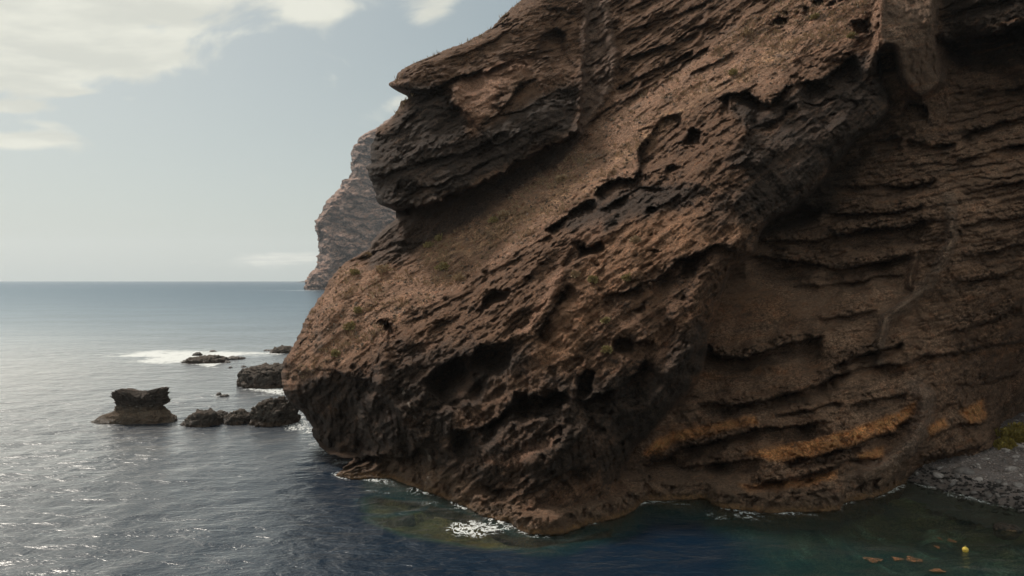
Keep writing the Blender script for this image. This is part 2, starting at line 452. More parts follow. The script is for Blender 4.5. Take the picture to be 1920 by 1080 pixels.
def build_cliff():
    # sampling of the face: fine inside the view, coarser beyond it
    ys = np.r_[np.linspace(-700, -20, 46)[:-1], np.arange(-20, 1034, 1.9)]
    L = np.array(LEFT)
    xl = np.interp(ys, L[:, 0], L[:, 1])
    jag = perlin(ys * 0.09, 0 * ys + 3.3, 0 * ys) * 3.0 + perlin(ys * 0.3, 0 * ys + 8.3, 0 * ys) * 1.6
    xl = xl + jag * sst(np.abs(ys - 862), 4, 20)
    nf = 700
    kk = np.exp(-(np.arange(-22, 23) / 11.0) ** 2); kk /= kk.sum()
    xs = np.convolve(np.pad(xl, 22, mode='edge'), kk, 'valid')
    xs[:60] = xl[:60]
    XF, XE = 1935.0, 2500.0
    tf = np.linspace(0, 1, nf)
    X = np.zeros((len(ys), nf + 30)); Y = np.repeat(ys[:, None], nf + 30, 1)
    for j in range(len(ys)):
        xf = max(XF, xl[j] + 60)
        X[j, :nf] = xs[j] + tf * (xf - xs[j])
        q = X[j, :nf] - xs[j]
        X[j, :nf] += (xl[j] - xs[j]) * np.clip(1 - q / 110, 0, 1) ** 1.5
        X[j, nf:] = xf + (np.linspace(0, 1, 31)[1:] ** 1.3) * (max(XE, xf + 300) - xf)
    # warped picture coordinates give traced outlines a broken edge
    wz = 0 * X
    WX = X + fbm(X / 46, Y / 46, wz + 1.5, 5, .6) * 13
    WY = Y + fbm(X / 46, Y / 46, wz + 9.5, 5, .6) * 13
    A = tps(A_PTS, X, Y); B = tps(B_PTS, X, Y); C = tps(C_PTS, X, Y)
    dB = poly_sdf(WX * .6 + X * .4, WY * .6 + Y * .4, EDGE_B)
    JX = perlin(X / 13, Y / 13, wz + 2.5) * 7; JY = perlin(X / 11, Y / 11, wz + 7.5) * 8
    dC = poly_sdf(WX + JX, WY + JY, POLY_C)
    # rounding of the lip on the A side before the step down to B
    mB = sst(dB, -2.5, 3.0)
    mC = sst(dC, -2.5, 2.5)
    rB = np.clip(1 + dB / 55, 0, 1) * (dB < 0)
    A2 = A + 4.5 * (1 - np.sqrt(1 - rB ** 2 * .999))
    A2 = np.where(mC > 0, A2 * (1 - mC) + C * mC, A2)
    # never step towards the viewer where the wall should lie behind
    D = A2 * (1 - mB) + np.maximum(B, A2 * (1 - 0) * 0 + B) * mB
    wA = (1 - mB) * (1 - mC); wB = mB; wC = mC * (1 - mB)

    def box(line, pad):
        a = np.array(line)
        return (X > a[:, 0].min() - pad) & (X < a[:, 0].max() + pad) & (Y > a[:, 1].min() - pad) & (Y < a[:, 1].max() + pad)
    lipm = np.zeros(X.shape); rimm = np.zeros(X.shape)
    def undercut(line, amp, w, lip=3.0, shelf=0.0, jw=1.0):
        nonlocal D
        m = box(line, w * 3 + 25)
        x = X[m] * (1 - jw) + WX[m] * jw; y = Y[m] * (1 - jw) + WY[m] * jw
        s, t = seg_dist(x, y, line)
        ta = np.minimum(sst(t, -0.001, 0.10), sst(1 - t, -0.001, 0.10)) * np.clip(.9 + 1.1 * perlin(X[m] / 45, Y[m] / 45, 0 * x + amp), .25, 1.35)
        prof = sst(s, 0, lip) * np.exp(-np.maximum(s - lip, 0) / w)
        if shelf:
            prof = prof - shelf * sst(s, -w * .9, 0) * (s < 0) * 1.0 - shelf * (s >= 0) * (1 - sst(s, 0, lip))
        D[m] += amp * prof * ta
        lb = np.exp(-((s + (4 if shelf else -3)) / (5.0 + abs(amp) + (6 if shelf else 0))) ** 2) * ta * min(1.0, abs(amp) / 3)
        lipm[m] = np.maximum(lipm[m], lb)
    def cave(poly, amp, edge=5.0, top=0.6):
        nonlocal D
        m = box(poly, 30)
        s = poly_sdf(WX[m], WY[m], poly)
        a = np.array(poly)
        fr = np.clip((a[:, 1].max() - Y[m]) / (np.ptp(a[:, 1]) + 1e-6), 0, 1)
        D[m] += amp * sst(s, -1.0, edge) * ((1 - top) + top * fr)
        rimm[m] = np.maximum(rimm[m], np.exp(-((s + 1) / 7.0) ** 2))
    def raise_(poly, amp, edge=10.0, jw=1.0):
        nonlocal D
        m = box(poly, 30)
        s = poly_sdf(X[m] * (1 - jw) + WX[m] * jw, Y[m] * (1 - jw) + WY[m] * jw, poly)
        D[m] -= amp * sst(s, -1.0, edge)
    def ridge(line, amp, w, jw=.7):
        nonlocal D
        m = box(line, w * 4)
        s, t = seg_dist(X[m] * (1 - jw) + WX[m] * jw, Y[m] * (1 - jw) + WY[m] * jw, line)
        ta = np.minimum(sst(t, -0.001, 0.12), sst(1 - t, -0.001, 0.12))
        D[m] -= amp * np.exp(-(s / w) ** 2) * ta

    # --- long undercuts of the sloping mass
    undercut([(1020, 432), (1036, 422), (1060, 402), (1082, 386), (1119, 372)], 5.0, 16)
    undercut([(1112, 368), (1128, 346), (1158, 336), (1186, 334), (1197, 318)], 5.5, 18)
    undercut([(1197, 330), (1193, 278), (1215, 248), (1241, 222), (1280, 211)], 4.0, 40)
    undercut([(1120, 395), (1160, 372), (1200, 350), (1245, 352), (1290, 340)], 2.6, 22)
    undercut([(1050, 500), (1070, 470), (1083, 448)], 1.2, 20)
    undercut([(785, 720), (815, 688), (844, 672), (881, 665), (900, 648), (937, 638), (968, 640)], 8.0, 60, 4)
    undercut([(700, 610), (716, 598), (735, 604)], 3.0, 60)
    undercut([(840, 800), (870, 806), (905, 800), (940, 772), (962, 748), (1000, 737), (1020, 748), (1056, 736), (1075, 745)], 5.5, 34, 4)
    undercut([(1075, 745), (1100, 752), (1150, 730), (1190, 700), (1210, 670)], 4.5, 34, 4)
    undercut([(1145, 640), (1165, 628), (1190, 640), (1230, 632)], 2.4, 18)
    undercut([(1120, 560), (1150, 548), (1190, 540), (1232, 520), (1270, 490), (1300, 478), (1345, 462), (1390, 470)], 3.6, 30, 4)
    undercut([(1195, 245), (1230, 232)], 1.2, 18)
    undercut([(1345, 205), (1360, 180), (1400, 170), (1440, 196), (1470, 160), (1540, 150), (1600, 95)], 4.5, 46, 5)
    undercut([(1375, 260), (1410, 235), (1450, 225), (1490, 190)], 2.0, 40, 5)
    undercut([(960, 480), (1000, 455), (1034, 436)], 1.5, 14)
    undercut([(860, 545), (905, 520), (960, 490), (1010, 462)], 0.9, 12)
    undercut([(760, 605), (800, 590), (850, 560), (890, 540)], 0.9, 12)
    undercut([(1000, 640), (1020, 600), (1050, 560), (1062, 530)], 2.2, 26)
    undercut([(640, 560), (680, 545), (720, 520)], 0.6, 10)
    undercut([(640, 486), (672, 486), (700, 468), (745, 455), (800, 458)], 1.6, 18)
    # lower faces: flutes and hollows under the rim
    undercut([(545, 690), (600, 690), (640, 700), (690, 712), (720, 720)], 1.8, 60, 8)
    undercut([(900, 905), (950, 918), (1000, 915), (1040, 890), (1090, 870)], 1.8, 20)
    undercut([(1040, 905), (1090, 880), (1140, 850), (1180, 810)], 1.6, 18)
    undercut([(660, 858), (720, 850), (770, 850), (790, 830)], 2.6, 26, 6)
    ridge([(707, 735), (722, 680), (716, 640), (708, 604)], 2.2, 14)
    ridge([(700, 700), (740, 760), (775, 810), (800, 850), (812, 885)], 1.3, 9)
    ridge([(1120, 745), (1090, 800), (1040, 850), (980, 880)], 1.8, 16)
    ridge([(1260, 560), (1275, 620), (1260, 660), (1200, 700)], 1.4, 12)
    ridge([(1340, 480), (1300, 560), (1290, 640), (1250, 720), (1190, 790)], 1.8, 18)
    ridge([(1060, 500), (1030, 570), (990, 620), (940, 636)], 1.3, 9)
    # caves and pits of the sloping mass
    cave([(905, 560), (923, 541), (955, 540), (960, 548), (946, 566), (923, 579), (903, 592)], 6, 6)
    cave([(906, 512), (918, 508), (924, 516), (912, 522)], 2.5, 3)
    cave([(1082, 456), (1100, 466), (1124, 451), (1136, 470), (1122, 482), (1079, 490)], 6, 6)
    cave([(1282, 272), (1286, 244), (1300, 236), (1313, 244), (1316, 270), (1300, 278)], 7, 6)
    cave([(1241, 330), (1246, 310), (1262, 305), (1278, 312), (1276, 330), (1255, 336)], 4, 6)
    cave([(1345, 222), (1350, 185), (1362, 182), (1368, 215)], 3, 5)
    cave([(1034, 572), (1040, 552), (1058, 544), (1062, 562), (1048, 575)], 4, 5)
    cave([(1275, 520), (1285, 490), (1308, 482), (1312, 500), (1300, 522)], 4, 6)
    cave([(1148, 664), (1150, 640), (1170, 632), (1188, 642), (1182, 664)], 4, 6)
    cave([(1080, 742), (1086, 705), (1100, 692), (1114, 702), (1112, 745), (1095, 752)], 5, 6)
    cave([(1008, 752), (1015, 735), (1050, 732), (1058, 752), (1035, 765)], 3.5, 6)
    cave([(960, 775), (965, 738), (990, 735), (998, 760), (985, 785)], 3.5, 6)
    cave([(790, 775), (800, 705), (850, 680), (930, 650), (966, 648), (960, 690), (920, 712), (903, 748), (860, 765)], 2.5, 8, 0.2)
    cave([(723, 608), (737, 602), (742, 630), (728, 640)], 3.5, 5)
    cave([(770, 590), (778, 585), (782, 592), (775, 598)], 1.6, 3)
    cave([(792, 588), (799, 582), (806, 590), (797, 596)], 1.8, 3)
    cave([(812, 603), (820, 598), (826, 606), (817, 610)], 1.6, 3)
    cave([(1005, 107), (1015, 65), (1035, 50), (1058, 60), (1060, 100), (1030, 110)], 5, 8)
    for (x, y, rx, ry) in [(1462, 39, 15, 9), (1510, 20, 8, 9), (1534, 5, 12, 8), (1560, 9, 9, 4), (1490, 22, 5, 3), (1470, 25, 5, 3),
                           (1578, 3, 7, 5), (1448, 46, 6, 4), (835, 560, 5, 4), (880, 522, 4, 3), (1425, 40, 4, 3),
                           (1120, 500, 6, 4), (990, 520, 4, 3), (960, 505, 4, 3), (1220, 395, 10, 5), (1225, 470, 7, 4)]:
        cave([(x + rx * math.cos(a) * (1 + .2 * math.sin(3 * a + x)), y + ry * math.sin(a)) for a in np.linspace(0, 2 * math.pi, 9)[:-1]], min(5, rx * .35), min(rx, ry) * .5, .3)
    # --- the overhanging block
    undercut([(742, 170), (790, 172), (840, 150), (880, 140), (905, 125)], 3.0, 34, 4)
    undercut([(700, 262), (740, 250), (770, 215), (800, 190)], 1.2, 22)
    undercut([(690, 325), (740, 318), (800, 300), (860, 290), (920, 262), (960, 240)], 1.4, 26)
    undercut([(715, 375), (760, 352), (820, 345), (880, 320), (960, 285), (1050, 225)], 1.3, 20)
    undercut([(850, 190), (880, 215), (900, 240), (935, 205), (975, 160), (1010, 140)], 2.6, 30, 4)
    undercut([(900, 140), (960, 120), (1000, 100)], 2.2, 18)
    undercut([(830, 110), (880, 95), (930, 70), (970, 40)], 1.4, 14)
    undercut([(1000, 190), (1040, 170), (1085, 165)], 1.4, 16)
    ridge([(850, 150), (858, 190), (882, 235)], 1.5, 12)
    cave([(1400, 450), (1440, 405), (1500, 375), (1555, 395), (1500, 432), (1440, 452)], 5.5, 22, .5)
    # strata to the right of the block
    for ln, am in [([(1150, 168), (1200, 140), (1250, 118), (1300, 90)], 2.0), ([(1150, 120), (1200, 98), (1250, 84), (1290, 55), (1330, 40)], 2.8),
                   ([(1160, 60), (1220, 40), (1290, 20), (1340, -5)], 1.6), ([(1240, 150), (1270, 130), (1300, 102), (1330, 85)], 2.6),
                   ([(1090, 235), (1130, 205), (1200, 172), (1240, 150)], 1.0), ([(1290, 140), (1330, 118), (1380, 95)], 1.6),
                   ([(1150, 25), (1200, 5), (1260, -20)], 1.6), ([(1400, 30), (1450, 5), (1500, -25)], 1.2), ([(1320, 180), (1360, 150), (1420, 130)], 0.8)]:
        undercut(ln, am, 14)
    ridge([(1095, 0), (1098, 90), (1090, 160), (1088, 230), (1075, 262)], 1.6, 7, .4)
    ridge([(1132, -10), (1140, 50), (1152, 100), (1145, 150), (1125, 190), (1085, 245), (1065, 275)], 1.7, 8, .4)
    ridge([(1330, -5), (1322, 50), (1300, 90)], 1.0, 6, .4)
    # --- right wall: pillar, voids, ledges
    raise_([(1650, -60), (1762, -60), (1760, 81), (1775, 122), (1777, 159), (1740, 185), (1729, 192), (1699, 183), (1681, 148), (1673, 96), (1645, 90), (1640, 40)], 4.0, 16, .5)
    ridge([(1652, -20), (1643, 40), (1646, 80), (1630, 120), (1627, 146)], 4.0, 9, .4)
    cave([(1640, 98), (1677, 98), (1680, 140), (1640, 143)], 5, 5, .3)
    cave([(1596, 35), (1629, 32), (1629, 64), (1597, 66)], 4, 5, .3)
    undercut([(1760, 84), (1790, 70), (1830, 64), (1880, 58), (1935, 30)], 9.0, 44, 6, 0.25)
    undercut([(1780, 20), (1830, 12), (1900, -6)], 2, 14)
    undercut([(1700, 186), (1735, 198), (1740, 230)], 4, 24)
    lm = [
        ([(1411, 452), (1470, 452), (1530, 447), (1596, 436), (1670, 424), (1763, 410)], 3.6, 26),
        ([(1400, 478), (1440, 484), (1470, 487), (1507, 491), (1537, 496), (1567, 501), (1604, 498), (1633, 491), (1670, 480), (1718, 472)], 4.4, 20),
        ([(1326, 640), (1340, 662), (1356, 671), (1393, 668), (1430, 656), (1465, 644), (1510, 634), (1545, 630)], 4.8, 30),
        ([(1300, 752), (1356, 758), (1404, 754), (1459, 740), (1507, 728), (1537, 721), (1574, 696), (1615, 688), (1660, 685), (1707, 676)], 3.2, 16),
        ([(1559, 686), (1600, 668), (1640, 654), (1700, 640)], 3.2, 12),
        ([(1780, 618), (1818, 611), (1863, 596), (1915, 572)], 3.0, 14),
        ([(1700, 672), (1750, 664), (1796, 655), (1837, 648), (1930, 638)], 2.6, 12),
        ([(1480, 540), (1560, 532), (1640, 520), (1700, 512)], 1.2, 12),
        ([(1530, 600), (1600, 588), (1650, 580)], 1.2, 10),
        ([(1200, 872), (1241, 861), (1279, 840), (1339, 820), (1416, 802), (1484, 797), (1560, 790)], 4.2, 20),
        ([(1168, 896), (1230, 885), (1300, 872), (1399, 858), (1440, 862)], 3.5, 20),
        ([(1463, 862), (1519, 860), (1561, 844), (1613, 828), (1677, 806), (1705, 780)], 2.4, 14),
        ([(1400, 846), (1484, 829), (1561, 812), (1630, 790), (1689, 768)], -1.2, 10),
        ([(1373, 912), (1420, 905), (1472, 896), (1527, 884), (1608, 858), (1660, 852)], 2.6, 14),
        ([(1330, 936), (1400, 930), (1500, 922), (1600, 915), (1660, 890)], 1.5, 10),
        ([(1590, 760), (1640, 750), (1700, 735)], 1.6, 10), ([(1450, 775), (1520, 765), (1580, 750)], 1.8, 10),
        ([(1740, 820), (1790, 800), (1850, 785)], 2.0, 18), ([(1720, 860), (1780, 850), (1840, 830)], 1.6, 14),
        ([(1790, 720), (1840, 715), (1900, 700)], 2.0, 14), ([(1760, 770), (1800, 755)], 1.6, 10),
        ([(1833, 178), (1870, 170), (1925, 160)], 2.2, 14), ([(1800, 255), (1860, 235), (1925, 212)], 2.2, 12),
        ([(1790, 300), (1850, 290), (1925, 265)], 1.8, 10), ([(1560, 350), (1640, 345), (1700, 350), (1760, 335)], 2.0, 10),
        ([(1700, 262), (1740, 275), (1790, 262)], 2.0, 12), ([(1540, 400), (1620, 398), (1680, 395), (1740, 380)], 2.2, 12),
        ([(1600, 282), (1640, 262), (1690, 258)], 1.8, 12), ([(1800, 360), (1860, 350), (1925, 335)], 1.6, 10),
        ([(1800, 480), (1860, 470), (1925, 455)], 1.8, 12), ([(1790, 530), (1850, 520), (1925, 500)], 1.5, 12),
        ([(1800, 420), (1860, 412), (1925, 398)], 1.4, 10),
    ]
    for ln, am, w_ in lm:
        undercut(ln, am * .95, w_ * 1.2, 3.5, .30 if am > 2.2 else .18)
    ridge([(1781, 370), (1786, 447), (1765, 491), (1737, 535), (1690, 575), (1662, 600), (1648, 640), (1648, 676)], 2.0, 10, .4)
    ridge([(1718, 461), (1712, 500), (1704, 545)], 1.6, 7, .4)
    ridge([(1712, 722), (1735, 745), (1730, 794), (1700, 841), (1660, 870), (1600, 905)], 2.8, 15, .4)
    ridge([(1690, 872), (1668, 892), (1640, 915)], 2.0, 12, .4)
    raise_([(1290, 735), (1320, 700), (1450, 690), (1560, 650), (1560, 690), (1450, 735), (1350, 752)], -.6, 14)

    # --- silhouette rounding
    s = X - xl[:, None]
    wr = 46 + 20 * perlin(Y / 60, wz, wz + 4)
    k = np.clip(1 - s / wr, 0, 1)
    D += 7.0 * (1 - np.sqrt(np.maximum(1 - k ** 2 * .995, 0))) * sst(Y, -60, 0)

    # --- relief by noise, in metres on the face
    Px = (X - CX) / F * D; Pz = H - (Y - CY) / F * D
    base = np.stack([Px, D, Pz], -1)
    drk0 = sst(poly_sdf(WX, WY, [(690, 400), (860, 365), (1060, 270), (1085, 250), (1078, 285), (960, 368), (880, 425), (810, 452), (750, 498), (690, 505), (680, 470)]), -8, 12)
    n_big = fbm(Px / 9, D / 9, Pz / 9, 3, .5)
    n_mid = fbm(Px / 2.6, D / 2.6, Pz / 2.6, 4, .55, ridged=True)
    # bedding of the mass dips down to the left at about 35 degrees, in the wall it is nearly level
    def beds(ang, lam, warp, seed, sharp=2.2):
        c, s_ = math.cos(ang), math.sin(ang)
        u = (Px * c + Pz * s_); v = (-Px * s_ + Pz * c)
        wv = fbm(u / 9 + seed, D / 12, v / 5, 5, .55) * warp
        q = -(v + wv) / lam
        fr = q - np.floor(q)
        cell = np.floor(q)
        am = 0.5 + 0.9 * perlin(u / 6 + cell * 7.7, cell * 3.1 + 0 * u, D / 30 + seed)
        am = np.clip(am, 0, 1.3)
        # q grows downwards: fr=0 just under a lip, fr=1 at the next lip
        return (np.minimum(1 - fr, fr * 9)) ** sharp * am
    # right wall
    wallz = sst(Y, 820, 640)
    ridB = beds(math.radians(7), .95, 2.2, 3.0, 1.5) * (.45 + .3 * sst(Y, 560, 380)) + beds(math.radians(11), 0.42, 1.2, 8.0, 1.3) * .30
    ridA = beds(math.radians(34), 2.1, 3.2, 5.0, 1.8) * .55 + beds(math.radians(36), 0.8, 1.8, 12.0, 1.6) * .38
    ridC = beds(math.radians(22), 1.5, 2.6, 15.0, 1.6) * .75 + beds(math.radians(30), 0.6, 1.5, 18.0, 1.4) * .3
    # the smooth soil slope has little bedding
    SOIL = [(520, 720), (560, 650), (590, 570), (640, 495), (700, 500), (745, 492), (800, 440), (870, 410), (960, 340), (1060, 290), (1150, 215), (1240, 150), (1330, 90), (1380, 50), (1440, 5), (1500, -60),
            (1650, -60), (1620, 40), (1590, 70), (1500, 110), (1440, 165), (1370, 160), (1300, 190), (1240, 215), (1200, 255), (1190, 325), (1120, 365), (1050, 405), (1000, 450), (930, 500),
            (860, 540), (760, 595), (700, 650), (620, 690), (560, 715)]
    dS = poly_sdf(WX, WY, SOIL)
    soil = sst(dS, -14, 12)
    dirt = sst(poly_sdf(WX, WY, [(1080, 520), (1130, 440), (1240, 400), (1380, 395), (1395, 440), (1330, 460), (1250, 490), (1140, 550), (1100, 640), (1060, 700), (1000, 720), (980, 690), (1010, 640)]), -14, 14)
    soil = soil * (1 - .85 * drk0)
    smooth = np.clip(soil * .75 + dirt * .6 + drk0 * .35, 0, 1)
    flute = sst(poly_sdf(WX, WY, [(540, 740), (560, 690), (690, 700), (760, 640), (960, 640), (1080, 700), (1200, 700), (1340, 560), (1330, 700), (1200, 880), (960, 930), (800, 880), (700, 878), (590, 876)]), -20, 30)
    vert = fbm(Px / .9, D / 2.2, Pz / 4.5, 4, .55, ridged=True)
    patch = sst(perlin(Px / 7 + 31, D / 7, Pz / 5), -.25, .35)
    ashy = sst(poly_sdf(WX, WY, [(1300, 520), (1420, 520), (1560, 500), (1730, 480), (1740, 560), (1660, 680), (1560, 760), (1300, 760)]), -20, 20)
    rl = wA * ridA * (1 - smooth * .8) * (1 - flute * .6) * (.25 + .75 * patch) + wB * ridB * (1 - .75 * ashy) * (.4 + .6 * sst(Y, 560, 470) + .25 * patch * sst(Y, 470, 560)) + wC * ridC * (.1 + .45 * patch)
    smooth = np.clip(smooth + wB * ashy * .9, 0, 1)
    D2 = D + rl - .25
    D2 += n_big * 1.6 * (1 - .4 * smooth)
    def ribs(ang, la, lb, sd):
        c, s_ = math.cos(ang), math.sin(ang)
        return fbm((Px * c + Pz * s_) / la + sd, D / 14, (-Px * s_ + Pz * c) / lb, 5, .55, ridged=True)
    D2 -= (ribs(math.radians(40), 15, 3.6, 2) - .25) * 2.3 * wA * (1 - .6 * soil)
    D2 -= (ribs(math.radians(-58), 9, 2.6, 5) - .3) * 1.1 * (wA * (1 - .5 * soil) + .5 * wB * (1 - ashy))
    D2 -= (n_mid - .3) * (.32 - .20 * smooth) * (1 + 1.2 * wC - .25 * wB)
    # jointed rock: tilted plates, long along the bedding
    def joint(ang, la, lb, lc, seed):
        c, s_ = math.cos(ang), math.sin(ang)
        wx = fbm(Px / 4 + seed, D / 4, Pz / 4, 3) * .5
        return facets((Px * c + Pz * s_) / la + wx, D / lc, (-Px * s_ + Pz * c) / lb + wx, seed)
    JA = joint(math.radians(36), 3.4, 1.3, 2.4, 1) * .62 + joint(math.radians(38), 1.3, .5, 1.0, 2) * .40 + joint(math.radians(35), .62, .27, .5, 7) * .17
    JB = joint(math.radians(10), 3.2, .8, 2.0, 3) * .42 + joint(math.radians(8), 1.1, .38, .9, 4) * .26 + joint(math.radians(8), .55, .22, .5, 8) * .12
    JC = joint(math.radians(24), 6.5, 3.6, 5.0, 5) * 1.5 + joint(math.radians(34), 2.0, 1.3, 1.8, 6) * .6 + joint(math.radians(30), .8, .5, .7, 9) * .42
    plr = sst(poly_sdf(WX * .5 + X * .5, WY * .5 + Y * .5, [(1645, -60), (1762, -60), (1760, 81), (1775, 122), (1790, 200), (1745, 290), (1700, 240), (1681, 148), (1673, 96), (1645, 90)]), -4, 8)
    D2 -= plr * wB * (ridB * .85 * (.4 + .6 * sst(Y, 560, 470)) + .5 * (vert - .3))
    JB = JB * (1 - .8 * plr)
    rug = np.clip(.55 + 1.5 * perlin(Px / 6 + 3, D / 8, Pz / 4.5), .12, 1.35)
    D2 += (wA * JA + wB * JB + wC * JC) * (1 - .78 * smooth) * rug
    jagn = fbm(Px / .9, D / .9, Pz / .7, 4, .62, ridged=True)
    D2 -= (jagn - .3) * 1.2 * lipm
    D2 += facets(Px / .8, D / .8, Pz / .6, 9) * .55 * np.maximum(lipm, rimm)
    D2 -= (vert - .3) * .8 * flute * wA
    # pits of wind hollows over the mass and the pillar
    pit = sst(perlin(Px / 1.5, D / 1.5 + 40, Pz / 1.1), .42, .62) * (1 - soil * .6)
    D2 += pit * 1.0 * (wA + .5 * wC) * sst(perlin(Px / 9, D / 9 + 4, Pz / 9), -.1, .3)
    # gullies, shallow and running down the soil slope
    gu = fbm((Px * .8 - Pz * .6) / 1.6, D / 4, (Px * .6 + Pz * .8) / 7.5, 4, .5, ridged=True)
    D2 += (.5 - gu) * .5 * soil * wA

    # --- contact with the sea along the foot, and toe below it
    W = np.array(WATERL)
    yb = np.interp(X, W[:, 0], W[:, 1])
    Dw = H * F / (yb - CY)
    beachside = sst(X, 1690, 1730)
    zb = 2.6 * sst(X, 1720, 1900)
    Dw = np.where(X > 1698, (H - zb) * F / (yb - CY), Dw)
    # depth sampled along the foot
    jj = np.arange(len(ys))
    Dfoot = np.zeros(X.shape[1])
    dist = yb - Y
    # last row above the foot per column
    idx = np.argmax(dist < 0, axis=0); idx[idx == 0] = len(ys) - 1
    Df = D2[idx, np.arange(X.shape[1])]
    Dwf = Dw[idx, np.arange(X.shape[1])]
    corr = (Dwf - Df)
    kx = np.ones(7) / 7
    corr = np.convolve(np.pad(corr, 3, mode='edge'), kx, 'valid')
    reach = 22 + 22 * sst(X, 1700, 1600) * sst(X, 1250, 1350)
    D2 += corr[None, :] * np.exp(-np.maximum(dist, 0) / reach) * (dist > -60)
    below = dist < 0
    D2 = np.where(below, np.minimum(D2, Dw + 2.0), D2)
    D2 = np.where(below & (X < 1698), Dw - np.minimum(-dist, 40) * .05 + .6 * n_mid, D2)

    lim = H * F / np.maximum(Y - CY, 1) * (1 - np.minimum(.003 + np.maximum(dist, 0) * .0010 * np.clip(1 + 1.3 * n_mid + .35 * JA, .3, 2.5), .06))
    D2 = np.where((Y > 700) & (dist > 0) & (X < 1700), np.minimum(D2, lim), D2)
    P = unproj(X, Y, D2)
    # fine relief along the real surface normal, gives small overhangs
    N = grid_normals(P)
    N = np.where((N[..., 1] > 0)[..., None], -N, N)
    f1 = fbm(P[..., 0] / 1.1, P[..., 1] / 1.1, P[..., 2] / .8, 4, .6)
    f2 = fbm(P[..., 0] / .38, P[..., 1] / .38, P[..., 2] / .3, 3, .6, ridged=True)
    amp = (.24 - .12 * smooth) + .15 * lipm
    P = P + N * ((f1 * amp + (f2 - .3) * .11 * (1 - .35 * smooth))[..., None])
    N = grid_normals(P)

    # ---------------- colours (albedo)
    def colr(r, g, b): return np.array([r, g, b])
    basalt = colr(.036, .028, .0225); brown = colr(.128, .077, .048); tan = colr(.235, .150, .103)
    pink = colr(.31, .190, .130); grey = colr(.12, .10, .088); ochre = colr(.47, .235, .10); dustb = colr(.185, .108, .064)
    cn = fbm(P[..., 0] / 3.5, P[..., 1] / 3.5, P[..., 2] / 2.5, 5, .6)
    cn2 = fbm(P[..., 0] / 1.2, P[..., 1] / 1.2, P[..., 2] / .8, 4, .6)
    col = np.zeros(P.shape) + brown * .62 + 0
    def mixc(c, f):
        nonlocal col
        f = np.clip(f, 0, 1)[..., None]
        col = col * (1 - f) + c * f
    mixc(basalt, sst(cn, -.15, .35) * .75)
    # black face of the block
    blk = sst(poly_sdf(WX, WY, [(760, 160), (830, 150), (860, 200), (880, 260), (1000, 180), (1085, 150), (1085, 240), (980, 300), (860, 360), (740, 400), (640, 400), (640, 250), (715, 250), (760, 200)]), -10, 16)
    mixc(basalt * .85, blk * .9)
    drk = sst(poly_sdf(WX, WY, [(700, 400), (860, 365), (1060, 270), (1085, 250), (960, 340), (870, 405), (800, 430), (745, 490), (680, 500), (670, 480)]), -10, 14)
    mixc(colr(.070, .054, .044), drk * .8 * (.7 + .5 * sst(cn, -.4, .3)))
    mixc(basalt, flute * (.45 + .5 * sst(cn, -.3, .2)) * wA)
    under_shade = sst(poly_sdf(WX, WY, [(1370, 200), (1400, 175), (1440, 205), (1480, 165), (1540, 152), (1600, 100), (1645, 90), (1680, 180), (1650, 235), (1500, 380), (1440, 415), (1400, 420), (1330, 440), (1300, 420), (1400, 330), (1360, 300), (1400, 250)]), -12, 14)
    mixc(basalt * .85, under_shade * .85 * (.6 + .5 * sst(cn, -.4, .1)))  # shade under the jagged lip painted into the rock colour
    gap_shade = sst(poly_sdf(WX, WY, [(1040, 430), (1110, 370), (1200, 345), (1290, 345), (1330, 360), (1270, 395), (1180, 410), (1130, 440)]), -10, 12)
    mixc(basalt, gap_shade * .8)  # recess below the stepped ledges: its shade is put into the colour
    void_shade = sst(poly_sdf(WX, WY, [(1762, -20), (1940, -20), (1940, 120), (1800, 135), (1770, 110)]), -8, 10)
    # streaks that follow the bedding
    def streak(ang, la, lb, sd):
        c, s_ = math.cos(ang), math.sin(ang)
        return fbm((P[..., 0] * c + P[..., 2] * s_) / la + sd, P[..., 1] / 5, (-P[..., 0] * s_ + P[..., 2] * c) / lb, 5, .62)
    stA = streak(math.radians(37), 7, .75, 3); stB = streak(math.radians(9), 8, .6, 6)
    mixc(basalt * 1.1, (wA + wC) * sst(stA, .05, .4) * .6 * (1 - soil * .4))
    mixc(dustb * 1.25, (wA + wC * .5) * sst(stA, -.05, -.4) * .55 * (1 - flute * .6))
    # wall colours: brown dust on shelves, grey-black lips
    mixc(colr(.155, .104, .072), wB * .8 * sst(cn2, -.5, .2))
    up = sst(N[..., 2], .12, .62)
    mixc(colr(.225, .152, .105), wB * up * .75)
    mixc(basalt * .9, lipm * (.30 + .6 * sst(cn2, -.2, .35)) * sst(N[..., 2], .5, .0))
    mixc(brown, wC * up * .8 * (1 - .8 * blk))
    mixc(brown * 1.05, wA * up * .75 * (1 - .65 * np.maximum(np.maximum(flute, under_shade), gap_shade)))
    mixc(dustb, dirt * .75)
    mixc(tan, soil * wA * (.42 + .45 * up + .3 * cn))
    mixc(pink, soil * wA * sst(cn2, .1, .5) * .7)
    mixc(colr(.10, .085, .075), soil * wA * sst(cn, .12, .5) * .75)
    # straw coloured dry grass cover along the middle of the slope
    straw = sst(poly_sdf(WX, WY, [(780, 470), (830, 440), (960, 395), (1000, 370), (1150, 300), (1210, 230), (1290, 190), (1420, 110), (1500, 60), (1480, 110), (1300, 200), (1180, 300), (1060, 380), (960, 440), (850, 500), (790, 500)]), -16, 20)
    mixc(colr(.36, .24, .15), straw * sst(cn2, -.2, .3) * .75)
    tongue = sst(poly_sdf(WX, WY, [(841, 800), (852, 775), (900, 753), (920, 718), (960, 695), (1010, 715), (1056, 730), (1020, 745), (1000, 735), (960, 745), (940, 770), (905, 800), (880, 805)]), -5, 6)
    mixc(brown * 1.25, tongue * .85)
